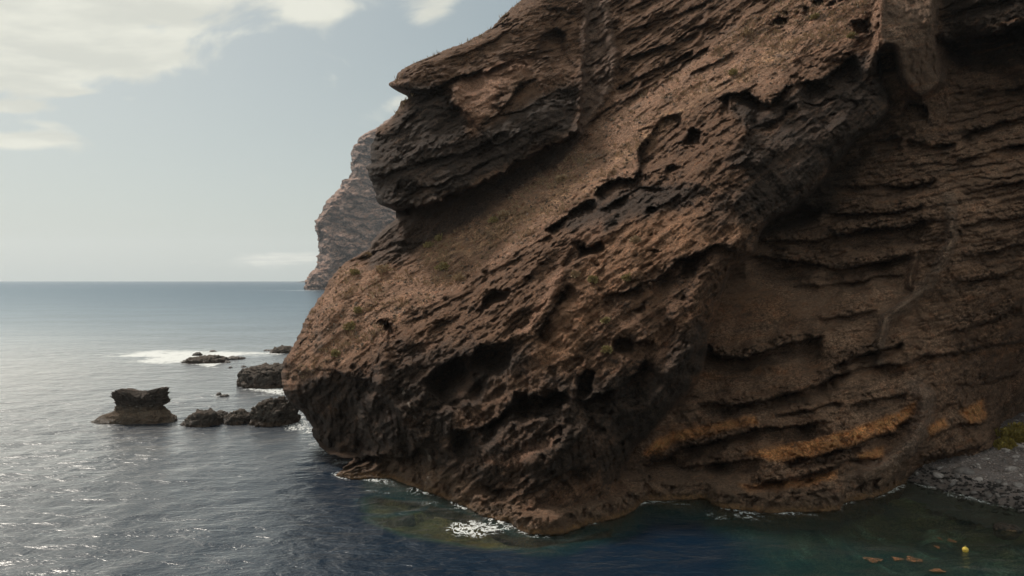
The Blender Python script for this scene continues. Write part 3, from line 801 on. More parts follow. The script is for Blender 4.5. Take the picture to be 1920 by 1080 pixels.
    pk = sst(poly_sdf(WX, WY, [(901, 862), (920, 850), (960, 850), (1000, 832), (1045, 817), (1040, 832), (985, 862), (978, 888), (962, 880)]), -5, 6)
    mixc(pink * .75, pk * .75)
    for pl in ([(1090, 420), (1128, 405), (1134, 425), (1124, 448), (1095, 452), (1065, 450)], [(1060, 500), (1055, 540), (1020, 590), (985, 625), (965, 632), (1000, 580), (1035, 520)],
               [(1238, 640), (1262, 625), (1250, 665), (1225, 680)], [(850, 160), (930, 120), (1005, 105), (985, 140), (930, 180), (905, 235), (885, 245), (856, 200)], [(780, 640), (830, 640), (800, 665), (775, 660)]):
        mixc(pink * .8, sst(poly_sdf(WX, WY, pl), -4, 8) * .7)
    # grey dikes
    def lined(line, w): 
        s_, t_ = seg_dist(WX * .5 + X * .5, WY * .5 + Y * .5, line)
        return sst(-np.abs(s_), -w, -w * .5)
    dike1 = lined([(1781, 370), (1786, 447), (1765, 491), (1737, 535), (1690, 575), (1662, 600), (1648, 640), (1648, 676)], 15)
    dike2 = lined([(1712, 722), (1735, 745), (1730, 794), (1700, 841), (1660, 870), (1600, 905)], 22)
    dike3 = sst(poly_sdf(WX * .5 + X * .5, WY * .5 + Y * .5, [(1090, -20), (1140, -20), (1156, 100), (1150, 160), (1125, 200), (1085, 262), (1065, 290), (1085, 240), (1090, 120)]), -3, 4)
    dike4 = sst(poly_sdf(WX * .5 + X * .5, WY * .5 + Y * .5, [(1645, -60), (1762, -60), (1760, 81), (1775, 122), (1777, 159), (1729, 192), (1699, 183), (1681, 148), (1673, 96), (1645, 90)]), -3, 6)
    for dm, cc in ((dike1, colr(.17, .13, .10)), (dike2, colr(.19, .145, .115)), (dike3, colr(.115, .085, .068)), (dike4, colr(.12, .088, .066))):
        mixc(cc, dm * (.9 if dm is dike4 else .95) * (.7 + .8 * cn2))
    edge4 = lined([(1652, -20), (1643, 40), (1646, 80), (1630, 120), (1627, 146)], 12)
    mixc(tan * .85, edge4 * .8)
    OCH = [[(1206, 851), (1228, 826), (1279, 806), (1339, 795), (1416, 780), (1422, 795), (1356, 806), (1322, 816), (1262, 830), (1241, 850)],
           [(1400, 851), (1484, 833), (1561, 816), (1630, 795), (1689, 774), (1716, 754), (1713, 774), (1677, 803), (1613, 825), (1561, 842), (1519, 859), (1455, 862)],
           [(1608, 852), (1655, 836), (1657, 855), (1612, 862)],
           [(1385, 910), (1463, 905), (1570, 883), (1566, 897), (1463, 919), (1400, 919)],
           [(1741, 804), (1771, 785), (1776, 799), (1745, 814)],
           [(1799, 774), (1843, 748), (1847, 782), (1818, 792)]]
    och = np.zeros(X.shape); ochid = np.zeros(X.shape, int)
    for i, pl in enumerate(OCH):
        s_ = poly_sdf(WX * .6 + X * .4, WY * .6 + Y * .4, pl)
        mk = sst(s_, -7, 6)
        och = np.maximum(och, mk)
        ochid[s_ > 0] = i + 1
    
    mixc(basalt * .75, void_shade * .85)  # dark strata, and shade of the overhang's underside painted into the colour
    mixc(basalt * 1.1, wB * sst(stB, .08, .4) * .55)
    mixc(dustb * 1.2, wB * sst(stB, -.08, -.4) * .5)
    dk = np.clip(np.maximum(np.maximum(blk * .92, under_shade * .85), np.maximum(gap_shade * .8, flute * wA * .62)), 0, 1)  # black block and flute rock, plus painted shade under lip and ledges
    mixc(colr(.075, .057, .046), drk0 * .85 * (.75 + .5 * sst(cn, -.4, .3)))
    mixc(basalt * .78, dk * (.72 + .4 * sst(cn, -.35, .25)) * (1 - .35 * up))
    hollow_shade = sst(poly_sdf(WX, WY, [(1395, 450), (1440, 395), (1520, 345), (1600, 290), (1640, 280), (1580, 360), (1560, 400), (1480, 440)]), -14, 14)
    mixc(basalt * .8, hollow_shade * wB * .85)  # shade inside the deep hollow, painted as near black rock
    # faint rusty seams between the wall beds
    for ln, w_ in (([(1330, 590), (1440, 570), (1480, 600)], 40), ([(1300, 712), (1400, 700), (1540, 690)], 16), ([(1620, 700), (1700, 690), (1800, 668), (1900, 655)], 9), ([(1240, 805), (1330, 790)], 12)):
        s_, t_ = seg_dist(WX, WY, ln)
        mixc(colr(.22, .115, .06), sst(-np.abs(s_), -w_, 0) * .55 * sst(cn2, -.4, .3))
    mixc(ochre * (1.0), och * sst(cn2 + .4 * stB, -.62, -.08) * .95)
    # foot: wave washed brown apron, ochre algae band at the very edge
    notn = np.maximum(sst(Y, 864, 872), sst(X, 690, 740))
    foot = sst(dist, 70, 22) * (X < 1700) * notn
    mixc(colr(.125, .090, .064), foot * .8 * (.6 + .4 * sst(cn, -.3, .2)))
    mixc(colr(.20, .12, .05), notn * sst(dist, 16, 3) * (X < 1700) * (.55 + .6 * cn2))
    # bird lime and white salts
    wh = lined([(735, 700), (765, 750), (782, 800), (800, 850), (812, 885), (800, 905)], 4)
    mixc(colr(.34, .32, .29), wh * sst(cn2, .0, .45) * .6)
    wh2 = sst(fbm(P[..., 0] / .5, P[..., 1] / .5, P[..., 2] / .5, 2), .50, .62)
    mixc(colr(.38, .34, .30), wh2 * (soil * .6 + pk + .12))
    col *= (1 + .26 * cn2 + .16 * cn)[..., None]
    col *= np.array([1.36, 1.20, 1.10]) * (1 + .02 * wB[..., None])
    col = np.clip(col, .012, .6)

    # ---------------- back of the headland: the surface turns behind the outline and runs off to the right
    nb = 14
    E = P[:, 0].copy()
    back = np.zeros((len(ys), nb, 3))
    for k_ in range(nb):
        q = ((nb - k_) / nb)
        off = q ** 1.6
        nx = perlin(ys / 40, 0 * ys + k_ * .37, 0 * ys + 5) * 1.5 * q
        back[:, k_, 0] = E[:, 0] + (70 * off ** 1.4) * (1 + .0 * ys) + nx + E[:, 0] / E[:, 1] * 60 * off * 0 + E[:, 0] * off * .1
        back[:, k_, 1] = E[:, 1] + 75 * off
        back[:, k_, 2] = np.maximum(E[:, 2] - 2.0 * off, -6) 
    # keep the back inside the cone hidden by the outline
    for k_ in range(nb):
        xr = E[:, 0] / E[:, 1] * back[:, k_, 1]
        back[:, k_, 0] = np.maximum(back[:, k_, 0], xr + .4 * (back[:, k_, 1] - E[:, 1]) * .25)
    colb = np.repeat(col[:, :1], nb, 1)
    PA = np.concatenate([back, P], 1)
    CA = np.concatenate([colb, col], 1)
    XA = np.concatenate([np.repeat(X[:, :1] - 1, nb, 1), X], 1)
    YA = np.concatenate([np.repeat(Y[:, :1], nb, 1), Y], 1)
    NA = grid_normals(PA)
    Fc = grid_faces(*PA.shape[:2])
    ybA = np.interp(XA, W[:, 0], W[:, 1])
    keep = ((YA - ybA < 34) & ((XA < 1700) | (YA - ybA < 2.5)))[:-1, :-1]
    # part ids
    def padb(a, v=0):
        return np.concatenate([np.full((len(ys), nb), v), a], 1)
    pid = np.zeros(PA.shape[:2], int)
    pid[padb(wB) > .5] = 1
    pid[padb(wC) > .5] = 2
    pid[(padb(soil) > .5) & (padb(wA) > .5)] = 3
    pid[padb(dike4 * wB) > .5] = 4
    pid[padb(np.maximum(dike1, dike2) * wB) > .5] = 5
    pid[padb(dike3) > .5] = 6
    pid[(padb(foot, 0) > .6) & (padb(wA) > .5)] = 7
    oi = padb(ochid)
    pid[oi > 0] = 7 + oi[oi > 0]
    fp = pid[:-1, :-1]
    names = {0: ('rock_face', None), 1: ('layered_wall', 'dark brown wall of thin near level rock beds under the overhang'),
             2: ('overhanging_block', 'black basalt block jutting out near the top'), 3: ('soil_slope', 'pinkish tan soil and dry grass slope'),
             4: ('rock_pillar', 'pale smooth pillar of rock'), 5: ('lava_dike', 'pale grey ribs of rock crossing the beds'),
             6: ('lava_dike', 'grey rib beside the black block'), 7: ('wave_cut_platform', 'wave washed brown apron at the foot')}
    root = bpy.data.objects.new('cliff', None)
    COL.objects.link(root)
    root.location = (10, 90, 0)
    tag(root, 'dark brown volcanic sea cliff with an overhanging black block, tan slope and layered hollow wall', kind='structure')
    Vf = PA.reshape(-1, 3) - np.array([10, 90, 0]); Cf = CA.reshape(-1, 3); Nf = NA.reshape(-1, 3)
    for i in range(0, 14):
        msk = (fp == i) & keep
        if not msk.any():
            continue
        f = Fc[msk]
        u, inv = np.unique(f, return_inverse=True)
        nm, lb = names.get(i, ('ochre_layer', 'orange ochre ash bed'))
        o = mesh_from(nm, Vf[u], inv.reshape(f.shape)[:, ::-1], M_ROCK, False, {'rock_color': Cf[u]}, -Nf[u] if False else None, root)
        if lb: o['label'] = lb
        if FLATN:
            o.data.normals_split_custom_set_from_vertices(np.ascontiguousarray(Nout[u] if Nout is not None else Nf[u], np.float32))
    return X, Y, P, N, soil * (1 - .9 * drk), wA, xl
FLATN = False
Nout = None
CL = build_cliff()
CLX, CLY, CLP, CLN, CLSOIL, CLWA, CLXL = CL

def cliff_at(px, py):
    j = int(np.argmin(np.abs(CLY[:, 0] - py)))
    i = int(np.argmin(np.abs(CLX[j] - px)))
    return Vector(CLP[j, i]), Vector(CLN[j, i])

# ------------------------------------------------------------------ far cliff
def build_far():
    LF = [(100, 980), (200, 760), (235, 712), (243, 700), (251, 683), (259, 673), (269, 670), (273, 663), (288, 659), (324, 659), (335, 652), (338, 641), (353, 639), (363, 627),
          (379, 610), (398, 602), (414, 592), (434, 591), (444, 597), (473, 597), (505, 592), (515, 579), (528, 574), (541, 572), (560, 571)]
    ys = np.arange(100, 556, 1.3)
    L = np.array(LF)
    xl = np.interp(ys, L[:, 0], L[:, 1]) + perlin(ys * .15, 0 * ys, 0 * ys) * 2
    n = 230
    t = np.linspace(0, 1, n) ** 1.15
    X = xl[:, None] + t[None] * (1150 - xl[:, None]); Y = np.repeat(ys[:, None], n, 1)
    D0 = H * F / (543.5 - CY)
    D = D0 + (540 - Y) * 1.25 + (X - 590) * .9
    s = X - xl[:, None]
    k = np.clip(1 - s / 22, 0, 1)
    D += 110 * (1 - np.sqrt(np.maximum(1 - k * k * .995, 0)))
    Px = (X - CX) / F * D; Pz = H - (Y - CY) / F * D
    w = fbm(Px / 90, D / 90, Pz / 60, 4, .5)
    def beds(lam, warp):
        q = -(Pz + w * warp) / lam
        fr = q - np.floor(q)
        return np.minimum(1 - fr, fr * 8) * np.clip(.6 + perlin(Px / 70 + np.floor(q) * 5.1, np.floor(q) * 2.2, Pz * 0), 0, 1.4)
    D += beds(46, 60) * 20 + beds(17, 30) * 4 + facets(Px / 70, D / 70, Pz / 50, 2) * 22 + facets(Px / 24, D / 24, Pz / 22, 3) * 9
    D -= fbm(Px / 60, D / 60, Pz / 110, 5, .55, ridged=True) * 34
    D -= fbm(Px / 14, D / 30, Pz / 60, 3, .55, ridged=True) * 9 * sst(Y, 420, 460)
    D = np.where(Y > 543.5, D0 + (X - 590) * .9, D)
    P = unproj(X, Y, D)
    N = grid_normals(P); N = np.where((N[..., 1] > 0)[..., None], -N, N)
    P += N * (fbm(Px / 16, D / 16, Pz / 12, 4, .6) * 9)[..., None]
    N = grid_normals(P)
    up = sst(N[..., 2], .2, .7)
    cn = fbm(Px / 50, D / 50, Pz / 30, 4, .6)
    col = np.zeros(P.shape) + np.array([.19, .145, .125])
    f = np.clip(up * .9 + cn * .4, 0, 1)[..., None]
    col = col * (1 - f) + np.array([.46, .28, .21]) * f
    f = (sst(cn, .05, .4) * .5)[..., None]
    col = col * (1 - f) + np.array([.13, .11, .10]) * f
    # back sheets so that it is a solid body
    nb = 6
    back = np.zeros((len(ys), nb, 3))
    E = P[:, 0]
    for i in range(nb):
        q = ((nb - i) / nb) ** 1.3
        back[:, i, 1] = E[:, 1] + 900 * q
        back[:, i, 0] = E[:, 0] / E[:, 1] * back[:, i, 1] + 300 * q
        back[:, i, 2] = E[:, 2]
    PA = np.concatenate([back, P], 1); CA = np.concatenate([np.repeat(col[:, :1], nb, 1), col], 1)
    Fc = grid_faces(*PA.shape[:2]).reshape(-1, 4)[:, ::-1]
    o = mesh_from('far_cliff', PA.reshape(-1, 3), Fc, M_FAR, True, {'rock_color': CA.reshape(-1, 3)})
    tag(o, 'tall pinkish grey sea cliff in haze far behind the dark headland', kind='structure')
build_far()

def build_low_land():
    x0, d0 = (545 - CX) / F * 7000, 7000
    xs = np.linspace(0, 400, 40); V = []; 
    for k_, (dy, hz) in enumerate(((0, 0), (60, 1), (300, 1), (500, 0))):
        for x in xs:
            h = 15 * sst(np.array(x), 20, 130) * (1 + .25 * math.sin(x / 31)) * hz
            V.append((x0 + x, d0 + dy, h - .5))
    Fc = grid_faces(4, 40).reshape(-1, 4)[:, ::-1]
    V = np.array(V)
    col = np.zeros((len(V), 3)) + np.array([.07, .06, .055])
    o = mesh_from('low_headland', V, Fc, M_FAR, True, {'rock_color': col})
    tag(o, 'low dark spit of land on the horizon beside the far cliff', kind='structure')
build_low_land()

# ------------------------------------------------------------------ sea bed, sea
def reef_depth(x, y):
    """depth of the sea bed below water, metres"""
    x = np.asarray(x, float); y = np.asarray(y, float)
    px = CX + F * x / np.maximum(y, 1); py = CY + F * H / np.maximum(y, 1)
    n = fbm(x / 7, y / 7, 0 * x + 2, 4, .55)
    d = 16 + 5 * n
    foot = np.array([(p, q) for p, q in WATERL if 640 < p <= 1698])
    s, _ = seg_dist(px, py, foot)
    near = np.abs(s)
    d = np.minimum(d, .5 + near * .10 + 1.2 * n + np.maximum(near - 40, 0) * .5)
    # sunken ledge off the foot
    ledge = poly_sdf(px + 10 * n, py + 6 * n, [(650, 930), (700, 925), (800, 940), (880, 960), (960, 1000), (1060, 1010), (1160, 985), (1150, 1010), (1000, 1032), (900, 1030), (760, 1005), (670, 975)])
    d = np.where(ledge > -14, np.minimum(d, .35 + .8 * n + sst(ledge, 8, -14) * 14), d)
    crack, _ = seg_dist(px, py, [(660, 965), (720, 968), (770, 962), (800, 953)])
    d += 3 * sst(-np.abs(crack + 4 * n), -5, -1)
    d = d + 16 * sst(px, 690, 620)
    # bay on the right, getting shallow towards the beach
    dd = (x - 40) * .905 + (y - 78.4) * .42
    bay = sst(px, 1180, 1500)
    dbay = np.maximum(.15, 2.3 + 2.6 * fbm(x / 4, y / 4, 0 * x + 8, 5, .6) - (dd + 12) * .16)
    dbay = np.where(dd > -3, np.minimum(dbay, -dd * .18 + .1), dbay)
    d = d * (1 - bay) + np.minimum(d, np.maximum(dbay, -1)) * bay
    return d

FOAM = [  # polygons in photograph pixels on the water, strength
    ([(235, 668), (262, 658), (300, 655), (345, 656), (400, 656), (440, 657), (500, 660), (545, 657), (545, 664), (500, 668), (440, 668), (420, 678), (400, 692), (375, 686), (340, 681), (300, 683), (262, 681)], 1.12),
    ([(455, 727), (480, 724), (533, 724), (540, 745), (520, 742), (500, 738), (470, 733)], 1.0),
    ([(535, 790), (552, 768), (565, 765), (577, 785), (590, 802), (585, 832), (562, 828), (560, 815), (535, 808), (525, 800)], .84),
    ([(595, 845), (640, 858), (665, 863), (648, 878), (625, 872)], .75),
    ([(392, 740), (405, 736), (428, 738), (425, 745), (400, 746)], .9),
    ([(160, 797), (172, 787), (190, 797), (225, 800), (205, 803), (175, 802)], .8),
    ([(680, 900), (720, 895), (762, 905), (800, 918), (770, 922), (720, 915), (690, 910)], .62),
    ([(830, 995), (850, 975), (880, 972), (930, 980), (965, 990), (950, 1000), (900, 1008), (850, 1006)], .85),
    ([(1195, 930), (1240, 938), (1240, 945), (1200, 938)], .7),
    ([(1320, 940), (1350, 930), (1400, 932), (1430, 930), (1480, 945), (1515, 962), (1500, 970), (1440, 968), (1400, 978), (1370, 968), (1385, 955)], .72),
    ([(1715, 903), (1740, 905), (1800, 916), (1850, 930), (1925, 948), (1925, 962), (1860, 945), (1800, 935), (1760, 922), (1720, 912)], .8),
    ([(420, 690), (470, 685), (470, 694), (440, 695)], .5),
    ([(540, 544), (560, 543), (605, 543.4), (605, 546), (560, 546)], .9),
    ([(1690, 903), (1700, 901), (1700, 908), (1690, 908)], .7),
    ([(555, 800), (600, 812), (612, 838), (590, 846), (565, 838), (540, 815)], .6),
    ([(640, 902), (700, 905), (780, 926), (860, 952), (840, 962), (760, 940), (690, 922), (645, 915)], .42),
    ([(1260, 945), (1340, 938), (1450, 940), (1560, 962), (1540, 972), (1440, 985), (1350, 978), (1280, 962)], .5),
    ([(150, 800), (200, 803), (260, 806), (330, 803), (320, 810), (240, 813), (170, 808)], .5),
    ([(345, 798), (420, 800), (500, 800), (560, 800), (550, 808), (450, 806), (360, 805)], .45),
    ([(440, 722), (530, 722), (535, 748), (470, 742)], .62),
]
def foam_mask(x, y):
    px = CX + F * x / np.maximum(y, 1); py = CY + F * H / np.maximum(y, 1)
    m = np.zeros(px.shape)
    sc = (y / F)     # metres per pixel across
    for pl, st in FOAM:
        a = np.array(pl)
        bb = (px > a[:, 0].min() - 30) & (px < a[:, 0].max() + 30) & (py > a[:, 1].min() - 14) & (py < a[:, 1].max() + 14)
        if not bb.any(): continue
        yc = a[:, 1].mean() - CY
        e = max(2.0, min(9.0, yc * .03))
        s = poly_sdf(px[bb], py[bb], pl)
        m[bb] = np.maximum(m[bb], st * sst(s, -e * 1.2, e))
    # thin broken wash along the foot of the cliff
    bb = (px > 600) & (px < 1720) & (py > 840) & (py < 1040)
    foot = [(p, q) for p, q in WATERL if 620 < p <= 1698]
    s, _ = seg_dist(px[bb], py[bb], foot)
    wob = perlin(px[bb] / 60, py[bb] / 60, 0 * px[bb])
    m[bb] = np.maximum(m[bb], sst(-np.abs(s), -13, -1) * np.clip(.66 + .9 * wob, .2, .88))
    return m

def build_sea():
    def axis(segs):
        r = []
        for a, b, s in segs:
            r += list(np.arange(a, b, s))
        r.append(segs[-1][1])
        return np.array(r)
    xs = axis([(-15000, -3000, 2000), (-3000, -400, 300), (-400, -90, 20), (-90, -60, 2), (-60, 66, .3), (66, 120, 6), (120, 1200, 120), (1200, 3000, 600), (3000, 15000, 3000)])
    ys = axis([(-3000, -200, 700), (-200, 40, 20), (40, 52, 2), (52, 118, .3), (118, 210, .8), (210, 400, 8), (400, 1560, 60), (1560, 1700, 6), (1700, 3000, 130), (3000, 11000, 1000)])
    X, Y = np.meshgrid(xs, ys)
    pos = Y > 30
    dep = np.full(X.shape, 15.0)
    nearm = (Y > 50) & (Y < 140) & (X > -60) & (X < 66)
    dep[nearm] = reef_depth(X[nearm], Y[nearm])
    fo = np.zeros(X.shape)
    fo[pos] = foam_mask(X[pos], Y[pos])
    V = np.stack([X, Y, 0 * X], -1)
    # low swell as real relief near by
    sw = (perlin(X / 5.5, Y / 3.5, 0 * X) * .10 + perlin(X / 2.2 + 5, Y / 1.6, 0 * X) * .05) * nearm
    V[..., 2] = sw * sst(dep, 0, 2)
    pxw = CX + F * X / np.maximum(Y, 1)
    clar = np.exp(-np.maximum(dep, 0) * (.32 - .19 * sst(pxw, 1200, 1500))) * sst(pxw, 640, 720)
    m, t = new_mat('sea_water')
    out = t.n('ShaderNodeOutputMaterial')
    P = t.pos()
    ad = t.n('ShaderNodeAttribute', attribute_name='clarity')
    af = t.n('ShaderNodeAttribute', attribute_name='foam')
    # waves: wind ripples at several sizes
    pv = t.scalev(P, (1.0, 1.0, 1.0))
    w1 = t.noise(t.scalev(P, (0.55, 1.0, 1.0)), 0.75, 3.0, 0.55, 0.6)
    w2 = t.noise(t.scalev(P, (0.8, 1.0, 1.0)), 2.6, 3.0, 0.6, 0.3)
    w3 = t.noise(P, 0.16, 2.0, 0.5, 0.0)
    w4 = t.noise(t.scalev(P, (.5, 1, 1)), 0.03, 3.0, 0.5, 0.0)
    h = t.m('ADD', t.m('MULTIPLY', w1, 0.235), t.m('MULTIPLY', w2, 0.065))
    h = t.m('ADD', h, t.m('MULTIPLY', w3, 0.5))
    h = t.m('MULTIPLY', h, t.ss(w4, 0.35, 0.65, 0.75, 1.15))
    nrm = t.bump(h, 1.0, 1.0)
    gl = t.n('ShaderNodeBsdfGlossy')
    yy = t.sep(P)[1]
    t.link(t.ss(yy, 100.0, 400.0, 0.24, 0.19), gl.inputs['Roughness'])

    t.link(t.mix(t.ss(t.m('DIVIDE', 1.0, t.m('MAXIMUM', t.sep(P)[1], 20.0)), 0.0062, -0.0012), (1, .985, .96, 1), (.72, .88, 1.0, 1)), gl.inputs['Color'])  # far bluish tint paints in the reflection of higher, bluer sky
    t.link(nrm, gl.inputs['Normal'])
    fr = t.n('ShaderNodeFresnel')
    fr.inputs['IOR'].default_value = 1.333
    t.link(nrm, fr.inputs['Normal'])
    body = t.n('ShaderNodeBsdfDiffuse')
    body.inputs['Color'].default_value = (0.0012, 0.0120, 0.0280, 1)
    t.link(t.mix(t.ss(ad.outputs['Fac'], 0.02, 0.6), (.0012, .0120, .0280, 1), (.006, .040, .042, 1)), body.inputs['Color'])
    tr = t.n('ShaderNodeBsdfTransparent')
    tr.inputs['Color'].default_value = (0.62, 0.74, 0.66, 1)
    mx = t.n('ShaderNodeMixShader')
    t.link(ad.outputs['Fac'], mx.inputs[0]); t.link(body.outputs[0], mx.inputs[1]); t.link(tr.outputs[0], mx.inputs[2])
    mg = t.n('ShaderNodeMixShader')
    # slope averaged reflectance of a wind roughened sea levels off near grazing
    frc = t.m('MINIMUM', fr.outputs[0], t.ss(t.m('DIVIDE', 1.0, t.m('MAXIMUM', yy, 20.0)), 0.0062, -0.0012, 0.9, 0.30))
    t.link(frc, mg.inputs[0]); t.link(mx.outputs[0], mg.inputs[1]); t.link(gl.outputs[0], mg.inputs[2])
    # lacy foam
    fd = t.n('ShaderNodeBsdfDiffuse')
    fd.inputs['Color'].default_value = (0.80, 0.80, 0.77, 1)
    fn = t.noise(t.scalev(P, (1.0, .55, 1.0)), .95, 5.0, 0.62, 1.8)
    rid = t.m('ABSOLUTE', t.m('MULTIPLY', t.m('SUBTRACT', fn, 0.5), 2.0))      # 0 on the threads
    a_ = af.outputs['Fac']
    fn2 = t.noise(t.scalev(P, (.7, 1, 1)), 0.35, 5.0, 0.65, 0.5)
    ed = t.ss(t.m('ADD', a_, t.m('MULTIPLY', t.m('SUBTRACT', fn2, 0.5), 3.2)), .40, .95)
    wid = t.m('ADD', .025, t.m('MULTIPLY', t.m('POWER', a_, 6.0), .13))
    wid = t.m('MULTIPLY', wid, t.m('ADD', .25, ed))
    th = t.m('SUBTRACT', 1.0, t.ss(rid, t.m('MULTIPLY', wid, .55), t.m('MULTIPLY', wid, 1.35)))
    ff = t.m('MULTIPLY', t.m('MULTIPLY', t.m('MULTIPLY', th, ed), t.ss(a_, 0.02, 0.2)), .88)
    mf = t.n('ShaderNodeMixShader')
    t.link(ff, mf.inputs[0]); t.link(mg.outputs[0], mf.inputs[1]); t.link(fd.outputs[0], mf.inputs[2])
    t.link(mf.outputs[0], out.inputs[0])
    o = mesh_from('sea', V.reshape(-1, 3), grid_faces(len(ys), len(xs)).reshape(-1, 4)[:, ::-1][:, ::-1], m, True,
                  {'clarity': clar.ravel(), 'foam': fo.ravel()})
    # make sure the faces look up
    me = o.data
    if me.polygons[0].normal.z < 0:
        me.flip_normals()
    tag(o, 'calm sea, grey and silvery on the left, deep blue under the cliff', kind='structure')
    # sea bed
    xb = np.arange(-62, 68, .6); yb_ = np.arange(46, 142, .6)
    XB, YB = np.meshgrid(xb, yb_)
    DB = reef_depth(XB, YB)
    rough = fbm(XB / 1.6, YB / 1.6, 0 * XB, 4, .6)
    ZB = -np.maximum(DB, .12) - .3 + rough * .2
    c = np.zeros(XB.shape + (3,)) + np.array([.20, .145, .07])
    f = sst(fbm(XB / 3, YB / 2.2, 0 * XB + 6, 5, .6), -.1, .3)[..., None]
    c = c * (1 - f) + np.array([.045, .045, .035]) * f
    pxb = CX + F * XB / YB
    f = (sst(pxb, 780, 860) * sst(pxb, 1000, 900) * sst(rough, -.3, .3))[..., None] * .7
    c = c * (1 - f) + np.array([.42, .22, .06]) * f
    f = (sst(fbm(XB / 2.5, YB / 2, 0 * XB + 16, 5, .6), .0, .4) * sst(pxb, 1300, 1500))[..., None] * .8
    c = c * (1 - f) + np.array([.50, .55, .40]) * f
    V = np.stack([XB, YB, ZB], -1).reshape(-1, 3)
    # outer flat floor joined to it, far below
    o2 = mesh_from('sea_bed', V, grid_faces(len(yb_), len(xb)).reshape(-1, 4)[:, ::-1], M_SEABED, True, {'rock_color': c.reshape(-1, 3)})
    if o2.data.polygons[0].normal.z < 0:
        o2.data.flip_normals()
    tag(o2, 'mottled rocky bed seen through the shallow water of the bay', kind='structure')
M_SEABED = rock_material('sea_bed_rock', wet=False, bumpk=.4)
build_sea()

# ------------------------------------------------------------------ rocks in the sea
def ico(sub):
    bm = bmesh.new()
    bmesh.ops.create_icosphere(bm, subdivisions=sub, radius=1.0)
    V = np.array([v.co[:] for v in bm.verts]); Fc = np.array([[v.index for v in f.verts] for f in bm.faces])
    bm.free()
    return V, Fc
ICO = {k: ico(k) for k in (1, 2, 3, 4, 5, 6)}

def rock_cols(V, N, seed, top=(.085, .07, .058), low=(.15, .105, .07), zlow=1.0):
    n = fbm(V[:, 0] / 1.2 + seed, V[:, 1] / 1.2, V[:, 2] / 1.2, 4, .6)
    f = np.clip(sst(V[:, 2] + n * .8, zlow, zlow * .3), 0, 1)[:, None]
    c = np.array(top) * (1 - f) + np.array(low) * f
    up = sst(N[:, 2], .5, .95)[:, None] * .35
    c = c * (1 - up) + np.array([.14, .105, .08]) * up
    return c * (1 + .35 * n[:, None])

def vnormals(V, Fc):
    a, b, c = V[Fc[:, 0]], V[Fc[:, 1]], V[Fc[:, 2]]
    n = np.cross(b - a, c - a)
    N = np.zeros_like(V)
    for k in range(3):
        np.add.at(N, Fc[:, k], n)
    return N / (np.linalg.norm(N, axis=1)[:, None] + 1e-9)

def sea_rock(x0, x1, ytop, ybase, depth=None, seed=0, sub=5, rough=.22, peak=.5, label='', group=None, flat=0.0, low=(.13, .09, .065), name='sea_rock', lean=0):
    """a rock whose waterline spans x0..x1 px at ybase, top at ytop"""
    cx = (x0 + x1) / 2
    X0, D0 = on_water(cx, ybase)
    w = (x1 - x0) / F * D0 / 2 * .94
    hgt = (ybase - ytop) / F * D0 * .78
    dy = depth if depth else w * .8
    Yc = D0 + dy * .75
    V, Fc = ICO[sub]
    V = V.copy()
    r = 1 + rough * 1.5 * fbm(V[:, 0] * 1.3 + seed, V[:, 1] * 1.3, V[:, 2] * 1.3, 5, .58) + rough * .8 * fbm(V[:, 0] * 3.1 + seed, V[:, 1] * 3.1, V[:, 2] * 3.1, 4, .6, ridged=True) - rough * .3
    V = V * r[:, None]
    V[:, 0] = V[:, 0] * w + (peak - .5) * w * 1.2 * np.maximum(V[:, 2], 0)
    V[:, 1] *= dy
    z = V[:, 2]
    V[:, 2] = np.where(z > 0, z * hgt, z * min(1.5, .4 + hgt))
    if flat:
        V[:, 2] = np.where(V[:, 2] > 0, V[:, 2] * (1 - flat) + flat * hgt * sst(V[:, 2] / hgt, 0, .5), V[:, 2])
    n = fbm(V[:, 0] / .8, V[:, 1] / .8, V[:, 2] / .6 + seed, 4, .6)
    V = V * (1 + .12 * n[:, None] * min(1, 2.5 / w))
    N = vnormals(V, Fc)
    g = min(1.0, w / 2.2)
    q1 = fbm(V[:, 0] / 1.1 + seed, V[:, 1] / 1.1, V[:, 2] / .8, 4, .62, ridged=True) - .35
    q2 = fbm(V[:, 0] / .42 + seed, V[:, 1] / .42, V[:, 2] / .3, 3, .6, ridged=True) - .3
    q3 = perlin(V[:, 0] / 1.7 + seed, V[:, 1] / 1.7, V[:, 2] / 1.3)
    q4 = facets(V[:, 0] / 1.2, V[:, 1] / 1.2, V[:, 2] / .8, seed) * .38 + facets(V[:, 0] / .5, V[:, 1] / .5, V[:, 2] / .35, seed + 1) * .16
    V = V + N * ((q1 * .30 + q2 * .18 + q4 + np.abs(q3) * .2) * g)[:, None]
    N = vnormals(V, Fc)
    c = rock_cols(V, N, seed, low=low, zlow=min(1.0, hgt * .35))
    X0 = (cx - CX) / F * Yc
    o = mesh_from(name, V, Fc, M_SEAROCK, True, {'rock_color': c})
    o.location = (X0, Yc, -.1)
    tag(o, label, 'rock', group)
    return o

